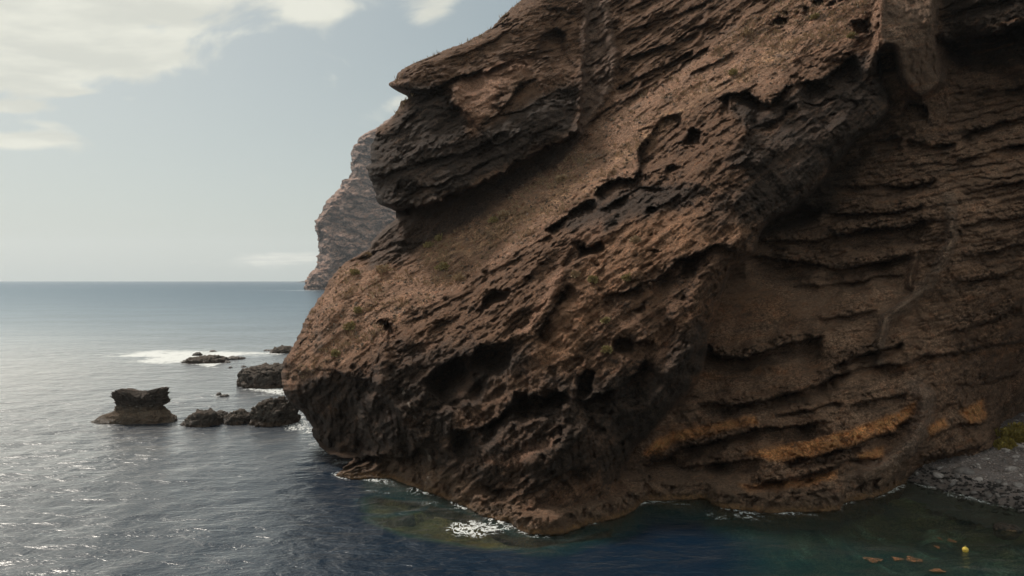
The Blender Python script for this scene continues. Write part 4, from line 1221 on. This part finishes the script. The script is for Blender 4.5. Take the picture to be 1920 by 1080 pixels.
sea_rock(468, 561, 741, 797, 3.2, 3.3, 6, .20, .52, 'largest rounded dark boulder standing in the water by the cliff nose', 'sea rocks beside the headland')
sea_rock(421, 470, 768, 795, 2.0, 8.1, 5, .26, .55, 'jagged dark rock between the big boulder and the low wedge rock', 'sea rocks beside the headland')
sea_rock(344, 413, 768, 799, 2.2, 5.2, 5, .18, .66, 'low dark wedge shaped rock at the left end of the row', 'sea rocks beside the headland')
sea_rock(398, 430, 770, 783, 1.2, 9.9, 4, .25, .5, 'small dark rock tucked behind the wedge shaped rock', 'sea rocks beside the headland')
sea_rock(452, 585, 682, 726, 7, 12.4, 6, .20, .55, 'broad dark craggy rock half hidden behind the cliff nose', 'sea rocks beside the headland', flat=.5)
sea_rock(463, 480, 690, 702, 1.0, 2.4, 4, .2, .5, 'knob of rock at the seaward end of the broad craggy rock', 'sea rocks beside the headland')
sea_rock(344, 424, 668, 681, 4.5, 17.4, 5, .24, .72, 'flat brown reef in the middle of the white surf', 'far reef rocks in the surf', low=(.20, .13, .10))
sea_rock(362, 378, 659, 667, 1.4, 19.4, 4, .25, .7, 'small pointed rock just behind the flat brown reef', 'far reef rocks in the surf')
sea_rock(393, 406, 656.5, 660, 1.2, 29.4, 3, .2, .5, 'tiny low rock behind the surf line', 'far reef rocks in the surf')
sea_rock(424, 460, 670, 674, 2.5, 21.4, 4, .2, .5, 'thin low ledge right of the flat brown reef', 'far reef rocks in the surf')
sea_rock(420, 434, 676.5, 680, 1.0, 22.4, 3, .2, .5, 'small flat rock below the thin low ledge', 'far reef rocks in the surf')
sea_rock(428, 436, 686, 690, .7, 23.4, 3, .2, .5, 'round dark pebble of rock alone below the reef', 'far reef rocks in the surf')
sea_rock(452, 462, 685, 688.5, .7, 24.4, 3, .2, .5, 'tiny dark rock just beyond the broad craggy rock', 'far reef rocks in the surf')
sea_rock(508, 560, 649, 662, 4.0, 26.4, 5, .2, .5, 'dark humped rock at the far right end of the surf', 'far reef rocks in the surf')
sea_rock(495, 512, 654, 658, 1.5, 27.4, 3, .2, .5, 'low black rock left of the humped rock', 'far reef rocks in the surf')
sea_rock(405, 416, 735, 742, .6, 31.4, 3, .25, .5, 'small awash rock ringed with foam above the row of rocks', 'sea rocks beside the headland')
sea_rock(412, 430, 738.5, 743.5, .6, 33.4, 3, .25, .5, 'flat awash rock touching the foam ringed rock', 'sea rocks beside the headland')

def mushroom_rock():
    ybase = 797
    X0, D0 = on_water(250, ybase)
    s = D0 * 1.025 / F
    # rings: py above base, left px, right px
    rings = [(812, 158, 338), (805, 164, 335), (798, 170, 332), (792, 181, 329), (786, 194, 324), (779, 207, 318), (772, 219, 311), (767, 225, 308), (763, 226, 307), (759, 225, 307),
             (755, 225, 306), (751, 221, 308), (747, 217, 308), (743, 215, 308), (740, 216, 307), (737, 220, 305), (735, 230, 303)]
    na = 140
    nr = 70
    R = np.array(rings, float)
    kk = np.linspace(0, len(R) - 1, nr)
    y = np.interp(kk, range(len(R)), R[:, 0]); l = np.interp(kk, range(len(R)), R[:, 1]); r = np.interp(kk, range(len(R)), R[:, 2])
    a = np.linspace(0, 2 * math.pi, na, endpoint=False)
    V = np.zeros((nr, na, 3))
    cx = (l + r) / 2 - 250; rx = (r - l) / 2
    V[..., 0] = (cx[:, None] + rx[:, None] * np.cos(a)[None]) * s
    V[..., 1] = (rx[:, None] * .50 * np.sin(a)[None]) * s
    V[..., 2] = ((797 - y)[:, None] + 0 * a[None]) * s
    # flat shelf rises to a saddle: dip of the crown in the middle, horn at the right
    top = sst(V[..., 2] / (s * 66), .55, 1.0)
    u = V[..., 0] / s + 250
    V[..., 2] += top * s * (-13 * np.exp(-((u - 270) / 15) ** 2) + 3 * np.exp(-((u - 232) / 12) ** 2) + 5 * np.exp(-((u - 297) / 7) ** 2) - 1.5)
    V[..., 2] *= .93
    V = np.concatenate([V, np.zeros((1, na, 3))], 0)
    V[-1] = V[-2].mean(0) + np.array([0, 0, -.05])
    flat = V.reshape(-1, 3)
    n1 = fbm(flat[:, 0] / 1.6, flat[:, 1] / 1.6, flat[:, 2] / .9, 4, .6)
    n2 = fbm(flat[:, 0] / .5, flat[:, 1] / .5, flat[:, 2] / .35, 3, .6, ridged=True)
    cen = np.array([(265 - 250) * s, 0, 0])
    dr = flat - cen; dr[:, 2] *= .3
    dr /= np.linalg.norm(dr, axis=1)[:, None] + 1e-6
    fq = facets(flat[:, 0] / .9, flat[:, 1] / .9, flat[:, 2] / .6, 3)
    flat = flat + dr * (fq * (.16 + .28 * sst(flat[:, 2], 1.6, 2.6)))[:, None]
    zf = sst(flat[:, 2], 1.6, 2.6)
    n3 = fbm(flat[:, 0] / 1.1 + 9, flat[:, 1] / 1.1, flat[:, 2] / .6, 4, .6, ridged=True)
    flat = flat + dr * ((n1 * (.35 + .35 * zf) + (n2 - .3) * (.22 + .30 * zf) + (n3 - .3) * (.2 + .4 * zf)))[:, None]
    flat[:, 2] += n1 * .30 + (n2 - .3) * .25 * sst(flat[:, 2], 3.2, 4.2)
    idx = np.arange((nr + 1) * na).reshape(nr + 1, na)
    i2 = np.roll(idx, -1, 1)
    Fc = np.stack([idx[:-1], i2[:-1], i2[1:], idx[1:]], -1).reshape(-1, 4)
    c = np.zeros(flat.shape)
    f = sst(flat[:, 2] + n1 * .3, 2.0, 2.5)[:, None]
    c = np.array([.135, .098, .070]) * (1 - f) + np.array([.085, .066, .054]) * f
    c *= (1 + .35 * n1[:, None])
    lime = sst(fbm(flat[:, 0] / .25, flat[:, 1] / .25, flat[:, 2] / .25, 2), .35, .5)[:, None] * np.exp(-((flat[:, 2] - 2.4) / .35) ** 2)[:, None]
    c = c * (1 - lime) + np.array([.35, .32, .28]) * lime
    crown = sst(flat[:, 2], 2.15, 2.3)
    root = bpy.data.objects.new('mushroom_rock', None)
    COL.objects.link(root)
    Yc = D0 + 62 * s * .7
    root.location = ((250 - CX) / F * Yc, Yc, -.1)
    tag(root, 'dark saddle topped rock stack on a wide brown base, alone in the sea', 'rock')
    kface = (kk[:-1] >= 7.0)
    kface = np.r_[kface, [True]]
    for nm, sel in (('rock_base', ~kface), ('rock_cap', kface)):
        f_ = Fc.reshape(nr, na, 4)[sel[:nr]].reshape(-1, 4)
        u_, inv = np.unique(f_, return_inverse=True)
        mesh_from(nm, flat[u_], inv.reshape(f_.shape), M_SEAROCK, True, {'rock_color': c[u_]}, None, root)
mushroom_rock()

# ------------------------------------------------------------------ beach
def beach_z(x, y):
    d = (x - 40) * .905 + (y - 78.4) * .42
    return np.where(d > 0, .55 * (1 - np.exp(-d / 1.6)) + .085 * d, d * .3)
def build_beach():
    xs = np.arange(30, 110, .35); ys = np.arange(40, 135, .45)
    X, Y = np.meshgrid(xs, ys)
    d = (X - 40) * .905 + (Y - 78.4) * .42
    Z = beach_z(X, Y) + fbm(X / 1.3, Y / 1.3, 0 * X, 4, .6) * .16 * sst(d, -1, 2) + fbm(X / 6, Y / 6, 0 * X + 3, 2) * .3 * sst(d, 0, 6)
    c = np.zeros(X.shape + (3,)) + np.array([.30, .25, .23])
    keep = ((d > -4))[:-1, :-1] & (X > 32)[:-1, :-1]
    V = np.stack([X, Y, Z], -1).reshape(-1, 3)
    f = grid_faces(len(ys), len(xs))[keep]
    u, inv = np.unique(f, return_inverse=True)
    o = mesh_from('beach', V[u], inv.reshape(f.shape)[:, ::-1], M_BEACH, True, {'rock_color': c.reshape(-1, 3)[u]})
    if o.data.polygons[0].normal.z < 0: o.data.flip_normals()
    tag(o, 'grey cobble beach at the foot of the cliff', kind='structure')
M_BEACH = rock_material('beach_ground', fine=2.0, bumpk=1.0)
build_beach()

def stone_variants(k, sub, seed):
    out = []
    for i in range(k):
        V, Fc = ICO[sub]
        V = V.copy()
        # chop by random planes to get angular cobbles
        rs = np.random.RandomState(seed + i)
        for _ in range(7):
            n = rs.normal(size=3); n /= np.linalg.norm(n)
            dd = rs.uniform(.5, .85)
            pr = V @ n
            V = V - np.maximum(pr - dd, 0)[:, None] * n
        V *= np.array([1.0, rs.uniform(.6, .9), rs.uniform(.4, .65)])
        V *= (1 + .1 * fbm(V[:, 0] * 2 + i, V[:, 1] * 2, V[:, 2] * 2, 3))[:, None]
        out.append((V, Fc))
    return out

def stone_mat(name, base):
    m, t = new_mat(name)
    out = t.n('ShaderNodeOutputMaterial'); b = t.n('ShaderNodeBsdfPrincipled')
    t.link(b.outputs[0], out.inputs[0])
    oi = t.n('ShaderNodeObjectInfo')
    P = t.pos()
    v = t.m('MULTIPLY', t.ss(oi.outputs['Random'], 0, 1, .55, 1.45), t.ss(t.noise(P, 4.0, 5.0, .6), .3, .7, .7, 1.3))
    c = t.mix(1.0, base, t.xyz(v, v, v), 'MULTIPLY')
    z = t.sep(P)[2]
    w = t.ss(t.m('ADD', z, t.m('MULTIPLY', t.noise(P, .6, 2.0), -.6)), .45, .1)
    c = t.mix(w, c, t.mix(1.0, c, (.28, .27, .26, 1), 'MULTIPLY'))
    t.link(c, b.inputs['Base Color'])
    t.link(t.m('SUBTRACT', .9, t.m('MULTIPLY', w, .45)), b.inputs['Roughness'])
    t.link(t.bump(t.noise(P, 8.0, 5.0, .65), .08, .8), b.inputs['Normal'])
    return m
M_STONE = stone_mat('beach_stone', (.34, .29, .265, 1))

def build_stones():
    var = stone_variants(8, 2, 40)
    meshes = []
    for V, Fc in var:
        o = mesh_from('stone', V, Fc, M_STONE, False)
        meshes.append(o.data); bpy.data.objects.remove(o)
    rs = np.random.RandomState(5)
    placed = []
    def put(px, py, size, label, group='stones lying on the cobble beach', rz=None, name='stone', sc=None, tilt=.25):
        D = (H - .8) * F / (py - CY)
        for _ in range(6):
            x = (px - CX) / F * D
            D = (H - float(beach_z(np.array(x), np.array(D)))) * F / (py - CY)
        x = (px - CX) / F * D
        z = float(beach_z(np.array(x), np.array(D)))
        o = bpy.data.objects.new(name, meshes[rs.randint(8)])
        COL.objects.link(o)
        o.location = (x, D, z + size * .12)
        o.rotation_euler = (rs.uniform(-tilt, tilt), rs.uniform(-tilt, tilt), rs.uniform(0, 6.28) if rz is None else rz)
        o.scale = sc if sc else (size,) * 3
        tag(o, label, 'stone', group)
        placed.append((x, D, size))
    put(1806, 886, .95, 'rounded brown boulder on the beach nearest under the cliff lip', sc=(1.15, .9, 1.2))
    put(1893, 882, .8, 'flat topped dark slab of stone on the middle of the beach', sc=(1.15, .7, .7), rz=.2)
    big = [(1850, 862, 'under the cliff nose'), (1905, 858, 'just below the bushes'), (1760, 893, 'near the inner corner of the beach'), (1835, 900, 'between boulder and wet stones'),
           (1872, 905, 'straight below the flat slab'), (1910, 912, 'at the right edge above the wet stones'), (1790, 903, 'seaward of the rounded boulder'), (1885, 845, 'touching the low bush'), (1912, 838, 'among the bushes')]
    for i, (a, b, w_) in enumerate(big):
        put(a, b, .45 + .1 * (i % 3), 'pale grey stone standing proud of the cobbles ' + w_, 'middling stones standing proud of the beach')
    ordn = ['first', 'second', 'third', 'fourth', 'fifth', 'sixth', 'seventh', 'eighth', 'ninth', 'tenth']
    pts = sorted([(1714 + (k_ + rs.uniform(0, .8)) * 7.0, rs.uniform(0, 1)) for k_ in range(30)])
    for k_, (px, q) in enumerate(pts):
        yl = np.interp(px, [1700, 1724, 1826, 1925], [896, 903, 931, 955])
        seg = ('in the inner corner of the cove', 'along the middle of the waterline', 'toward the right edge of the photo')[k_ // 10]
        put(px, yl - 2 - q * 13, rs.uniform(.28, .5), 'dark wet boulder at the sea edge, %s %s' % (ordn[k_ % 10], seg), 'dark wet boulders along the waterline', tilt=.6)
    n = 0
    while n < 22:
        px = rs.uniform(1735, 1925); py = rs.uniform(842, 945)
        yl = np.interp(px, [1700, 1724, 1826, 1925], [896, 903, 931, 955])
        if py > yl - 16 or py < np.interp(px, [1735, 1790, 1865, 1925], [885, 868, 832, 838]): continue
        put(px, py, rs.uniform(.24, .36), 'grey cobble lying loose on the dry part of the beach', 'grey cobbles on the dry beach', tilt=.5)
        n += 1
    # the rest as one mass
    V0, F0 = stone_variants(1, 1, 90)[0]
    Vs = []; Fs = []; cs = []; off = 0
    k = 0
    while k < 9000:
        x = rs.uniform(38, 72); y = rs.uniform(58, 112)
        d = (x - 40) * .905 + (y - 78.4) * .42
        if d < -.6 or d > 34: continue
        s = rs.uniform(.06, .2) * (1.6 if d < 3.5 else 1)
        if d > 9 and rs.uniform(0, 1) < .2: s *= 1.5
        a = rs.uniform(0, 6.28); ca, sa = math.cos(a), math.sin(a)
        q = V0 * np.array([s, s * rs.uniform(.7, 1), s * rs.uniform(.6, 1.1)])
        q = np.stack([q[:, 0] * ca - q[:, 1] * sa, q[:, 0] * sa + q[:, 1] * ca, q[:, 2]], -1)
        z = float(beach_z(np.array(x), np.array(y)))
        Vs.append(q + np.array([x, y, z + s * .25])); Fs.append(F0 + off); off += len(V0)
        g = rs.uniform(.55, 1.5) * (np.array([.40, .335, .305]) if d > 3.5 else np.array([.07, .06, .055]))
        cs.append(np.repeat(g[None], len(V0), 0))
        k += 1
    o = mesh_from('pebbles', np.concatenate(Vs), np.concatenate(Fs), M_BEACH, False, {'rock_color': np.concatenate(cs)})
    tag(o, 'small grey cobbles covering the beach', kind='stuff')
build_stones()

# ------------------------------------------------------------------ rubble on the soil slope
def build_rubble():
    rs = np.random.RandomState(11)
    V0, F0 = stone_variants(1, 1, 190)[0]
    cand = np.argwhere((CLSOIL > .6) & (CLWA > .9) & (CLX < 1900) & (CLY > -20))
    Vs = []; Fs = []; cs = []; off = 0
    for k in range(2600):
        j, i = cand[rs.randint(len(cand))]
        p = CLP[j, i]
        s = .05 + rs.uniform(0, 1) ** 3 * .28
        q = V0 @ np.linalg.qr(rs.normal(size=(3, 3)))[0] * s
        Vs.append(q + p); Fs.append(F0 + off); off += len(V0)
        g = rs.uniform(.5, 1.3) * np.array([.22, .155, .11])
        cs.append(np.repeat(g[None], len(V0), 0))
    o = mesh_from('slope_rubble', np.concatenate(Vs), np.concatenate(Fs), M_ROCK, False, {'rock_color': np.concatenate(cs)})
    tag(o, 'loose tan rubble scattered over the soil slope', kind='stuff')
build_rubble()

# ------------------------------------------------------------------ plants
def leaf_mat(name, col, col2):
    m, t = new_mat(name)
    out = t.n('ShaderNodeOutputMaterial'); b = t.n('ShaderNodeBsdfPrincipled')
    t.link(b.outputs[0], out.inputs[0])
    P = t.pos()
    c = t.mix(t.ss(t.noise(P, 5.0, 3.0, .6), .35, .65), col, col2)
    t.link(c, b.inputs['Base Color'])
    b.inputs['Roughness'].default_value = .8
    return m
M_BUSH = leaf_mat('dry_green_leaf', (.20, .155, .06, 1), (.38, .29, .12, 1))
M_GREEN = leaf_mat('yellow_green_leaf', (.20, .15, .03, 1), (.36, .26, .05, 1))
M_STRAW = leaf_mat('straw_leaf', (.44, .30, .17, 1), (.30, .20, .115, 1))
M_TWIG = leaf_mat('twig', (.10, .07, .05, 1), (.14, .10, .07, 1))

def bush_meshes(r, n, seed, leaf, mat, squash=.8):
    rs = np.random.RandomState(seed)
    V = []; Fc = []
    k = 0
    # clump centres
    cl = rs.normal(size=(9, 3)); cl /= np.linalg.norm(cl, axis=1)[:, None]
    cl *= r * rs.uniform(.3, .75, (9, 1)); cl[:, 2] = np.abs(cl[:, 2]) * squash
    for i in range(n):
        c = cl[rs.randint(9)]
        d = rs.normal(size=3); d /= np.linalg.norm(d)
        p = c + d * r * .38 * rs.uniform(.4, 1.0)
        p[2] = max(p[2], 0)
        ax = d + np.array([0, 0, .7]); ax /= np.linalg.norm(ax)
        sd = np.cross(ax, rs.normal(size=3)); sd /= np.linalg.norm(sd) + 1e-6
        l = leaf * rs.uniform(.6, 1.4); w = l * .28
        V += [p - sd * w * .4, p + sd * w * .4, p + ax * l * .6 + sd * w, p + ax * l * 1.0, p + ax * l * .6 - sd * w]
        Fc.append([k, k + 1, k + 2, k + 3]); Fc.append([k, k + 3, k + 4, k + 4])
        k += 5
    Fq = [f for f in Fc if f[2] != f[3]]; Ft = [[f[0], f[1], f[2]] for f in Fc if f[2] == f[3]]
    tri = []
    for a, b, c, d in Fq: tri += [[a, b, c], [a, c, d]]
    tri += Ft
    crown = (np.array(V), np.array(tri))
    V = []; tri = []; k = 0
    for c in cl:
        s = np.array([0, 0, -.1 * r]); t_ = c
        ax = t_ - s; n1 = np.cross(ax, [0.3, .9, .1]); n1 /= np.linalg.norm(n1) + 1e-6; n2 = np.cross(ax, n1); n2 /= np.linalg.norm(n2) + 1e-6
        w = r * .035
        for kk2, q in enumerate((s, t_)):
            ww = w * (1 if kk2 == 0 else .4)
            V += [q + n1 * ww, q - n1 * ww * .5 + n2 * ww * .8, q - n1 * ww * .5 - n2 * ww * .8]
        for e in range(3):
            a, b = k + e, k + (e + 1) % 3
            tri += [[a, b, b + 3], [a, b + 3, a + 3]]
        k += 6
    return crown, (np.array(V), np.array(tri))

def bush(loc, r, seed, label, mat=M_BUSH, n=420, name='bush', group=None, leaf=None):
    (V, Fc), (V2, F2) = bush_meshes(r, n, seed, leaf or r * .3, mat)
    root = bpy.data.objects.new(name, None); COL.objects.link(root)
    root.location = loc
    tag(root, label, 'bush', group)
    mesh_from('foliage', V, Fc, mat, False, None, None, root)
    mesh_from('stem', V2, F2, M_TWIG, False, None, None, root)
    return root

# beside the beach
for (px, py, r, lb) in [(1893, 812, 2.2, 'yellow green bush behind the beach at the cliff corner'), (1925, 826, 2.0, 'yellow green bush at the edge of the beach, right of its neighbour'),
                        (1884, 838, 1.3, 'low yellow green bush spreading onto the grey cobbles'), (1908, 800, 1.1, 'small yellow green bush topmost behind the beach')]:
    D = 86.0 if py > 830 else (88.5 if py > 805 else 91)
    x = (px - CX) / F * D
    bush((x, D, float(beach_z(np.array(x), np.array(D))) - .1 + (20 - (py - CY) / F * D - float(beach_z(np.array(x), np.array(D)))) * .0), r, int(px), lb, M_GREEN, 1500, group='yellow green bushes behind the beach', leaf=.32)

SL = [(717, 503, 15, 'round olive bush on the bare grey patch of the slope'), (822, 446, 10, 'pale green bush at the upper rim of the slope, upper of a pair'),
      (804, 458, 9, 'pale green bush at the upper rim of the slope, lower of a pair'), (945, 402, 12, 'straw green bush high on the middle slope'),
      (926, 412, 9, 'straw green bush just below its larger neighbour high on the slope'), (830, 500, 13, 'wide straw green bush low on the tan slope below the pair'),
      (860, 520, 11, 'ochre dry bush right below the wide straw bush'), (658, 610, 12, 'dry yellow bush on the lower left slope'),
      (664, 508, 8, 'small dry bush near the left skyline of the slope'), (690, 478, 7, 'little dry bush on the left skyline under the block'),
      (672, 580, 8, 'small straw bush above the dry yellow bush'), (630, 662, 7, 'lowest small bush on the nose of the headland'),
      (1190, 448, 9, 'pale yellow bush below the long undercut'), (1178, 518, 9, 'pale yellow bush on the brown dirt patch'),
      (1112, 524, 7, 'faint olive bush on the brown dirt patch, left of the pale one'), (1080, 512, 7, 'faint bush beside the pink rib of rock'),
      (1598, 68, 7, 'small yellow bush beside the square black hollow'), (1528, 32, 7, 'small yellow bush below the row of wind holes'),
      (1400, 60, 8, 'straw bush high on the upper slope'), (1376, 135, 8, 'straw bush by the jagged lip of the upper slope'),
      (1136, 600, 6, 'tiny yellow bush over the dark flutes'), (1055, 335, 10, 'pale straw bush halfway up the tan slope'),
      (1140, 655, 7, 'small bush on the little ledge beside the dark hollow')]
for i, (px, py, r, lb) in enumerate(SL):
    p, nn = cliff_at(px, py + r * .5)
    rr = r / F * p.y * 1.15
    bush(p + Vector((0, -.1, 0)), rr, 100 + i, lb, M_BUSH if i % 3 else M_STRAW, 260, group='dry bushes on the cliff slope', leaf=.3)

# skyline shrublets and tufts: uncountable dry grass
def tufts():
    rs = np.random.RandomState(21)
    V = []; Fc = []; k = 0
    cand = np.argwhere((CLSOIL > .7) & (CLWA > .9) & (CLX < 1900) & (CLY > -20))
    keep = fbm(CLP[..., 0] / 3.5, CLP[..., 1] / 3.5, CLP[..., 2] / 3.5, 3)
    pts = []
    while len(pts) < 3800:
        j, i = cand[rs.randint(len(cand))]
        if keep[j, i] < rs.uniform(-.15, .35): continue
        pts.append((CLP[j, i], rs.uniform(.14, .30) + .3 * rs.uniform(0, 1) ** 4))
    for _ in range(60):
        j = rs.randint(45, 170)
        pts.append((CLP[j, 2 + rs.randint(6)], rs.uniform(.3, .7)))
    for p, s in pts:
        for b in range(7):
            a = rs.uniform(0, 6.28); l = s * rs.uniform(.6, 1.2)
            d = np.array([math.cos(a) * .6, math.sin(a) * .6, 1]); sd = np.array([-math.sin(a), math.cos(a), 0]) * s * .12
            q = p + np.array([math.cos(a), math.sin(a), 0]) * s * .3
            V += [q - sd, q + sd, q + d * l]
            Fc.append([k, k + 1, k + 2]); k += 3
    o = mesh_from('dry_grass', np.array(V), np.array(Fc), M_STRAW, False)
    tag(o, 'dry straw grass tufts over the tan slope and the skyline', kind='stuff')
tufts()

# ------------------------------------------------------------------ buoy and weed
def simple_mat(name, col, rough=.5):
    m, t = new_mat(name)
    out = t.n('ShaderNodeOutputMaterial'); b = t.n('ShaderNodeBsdfPrincipled')
    t.link(b.outputs[0], out.inputs[0])
    P = t.pos()
    v = t.ss(t.noise(P, 9.0, 4.0, .6), .3, .7, .8, 1.15)
    t.link(t.mix(1.0, col, t.xyz(v, v, v), 'MULTIPLY'), b.inputs['Base Color'])
    b.inputs['Roughness'].default_value = rough
    return m
def buoy():
    X0, D0 = on_water(1810, 1034)
    root = bpy.data.objects.new('mooring_buoy', None); COL.objects.link(root)
    root.location = (X0, D0, 0)
    tag(root, 'small yellow ball buoy floating in the bay near the beach', 'buoy')
    V, Fc = ICO[4]
    V = V * .22; V[:, 2] = V[:, 2] * .96 + .13
    mesh_from('float_ball', V, Fc, simple_mat('yellow_plastic', (.80, .55, .08, 1), .4), True, None, None, root)
    bm = bmesh.new()
    bmesh.ops.create_cone(bm, cap_ends=True, segments=16, radius1=.05, radius2=.035, depth=.09)
    for v in bm.verts: v.co.z += .375
    me = bpy.data.meshes.new('eye_stub'); bm.to_mesh(me); bm.free()
    me.materials.append(simple_mat('grey_plastic', (.5, .4, .12, 1), .5))
    o = bpy.data.objects.new('eye_stub', me); COL.objects.link(o); o.parent = root
    bm = bmesh.new()
    bmesh.ops.create_cone(bm, cap_ends=True, segments=24, radius1=.228, radius2=.228, depth=.03)
    for v in bm.verts: v.co.z += .12
    me = bpy.data.meshes.new('waterline_band'); bm.to_mesh(me); bm.free()
    me.materials.append(simple_mat('orange_band', (.45, .22, .03, 1), .5))
    o = bpy.data.objects.new('waterline_band', me); COL.objects.link(o); o.parent = root
buoy()

M_WEED = leaf_mat('orange_weed', (.28, .11, .035, 1), (.12, .06, .025, 1))
def weed(px, py, rx, ry, seed, label):
    rs = np.random.RandomState(seed)
    X0, D0 = on_water(px, py)
    w = rx / F * D0; l = ry * D0 * D0 / (F * H)
    V = []; Fc = []; k = 0
    for i in range(int(60 + 10 * rx)):
        a = rs.uniform(0, 6.28); q = rs.uniform(0, 1) ** .5
        q *= .6 + .45 * math.sin(3 * a + seed) * .6 + .2
        x = math.cos(a) * q * w; y = math.sin(a) * q * l
        a2 = rs.uniform(0, 6.28); s = rs.uniform(.02, .075)
        d = np.array([math.cos(a2), math.sin(a2) * 1.5, rs.uniform(-.1, .25)]) * s
        e = np.array([-math.sin(a2), math.cos(a2), 0]) * s * .45
        p = np.array([x, y, rs.uniform(.0, .04)])
        V += [p - d, p + e, p + d, p - e]; Fc.append([k, k + 1, k + 2, k + 3]); k += 4
    o = mesh_from('seaweed_patch', np.array(V), np.array(Fc), M_WEED, False)
    o.location = (X0, D0, .08)
    tag(o, label, 'seaweed', 'orange seaweed patches awash in the bay')
weed(1637, 1052, 17, 5.5, 1, 'oval orange seaweed patch leftmost near the bottom edge')
weed(1682, 1050, 11, 3.5, 2, 'thin trail of seaweed between the two big orange patches')
weed(1712, 1051, 16, 7, 3, 'largest ragged orange seaweed patch, left of the buoy')
weed(1757, 1072, 15, 3.5, 4, 'thin pale seaweed streak at the bottom edge of the bay')
weed(1784, 1016, 8, 4, 5, 'small brown seaweed tuft beside the yellow buoy')
weed(1762, 1012, 3.5, 3.5, 6, 'tiny seaweed fleck farther out than the brown tuft')
weed(1757, 1028, 4.5, 3, 7, 'faint tiny seaweed fleck between buoy and orange patch')
sea_rock(1864, 1910, 985, 994, .9, 41.0, 4, .25, .4, 'tan half sunken rock just off the cobble beach', 'rocks awash near the beach', low=(.34, .22, .12))

# ------------------------------------------------------------------ haze
def haze():
    bm = bmesh.new()
    bmesh.ops.create_cube(bm, size=1.0)
    for v in bm.verts:
        v.co.x *= 31000; v.co.y = v.co.y * 17000 + 5200; v.co.z = v.co.z * 700 + 320
    me = bpy.data.meshes.new('haze'); bm.to_mesh(me); bm.free()
    m = bpy.data.materials.new('haze_air'); m.use_nodes = True
    t = NT(m.node_tree)
    out = t.n('ShaderNodeOutputMaterial'); v = t.n('ShaderNodeVolumePrincipled')
    v.inputs['Color'].default_value = (.93, .96, 1.0, 1)
    v.inputs['Density'].default_value = HAZE
    v.inputs['Anisotropy'].default_value = .25
    t.link(v.outputs[0], out.inputs['Volume'])
    me.materials.append(m)
    o = bpy.data.objects.new('haze', me); COL.objects.link(o)
    tag(o, 'thin sea haze', kind='stuff')
HAZE = 0.00005
haze()
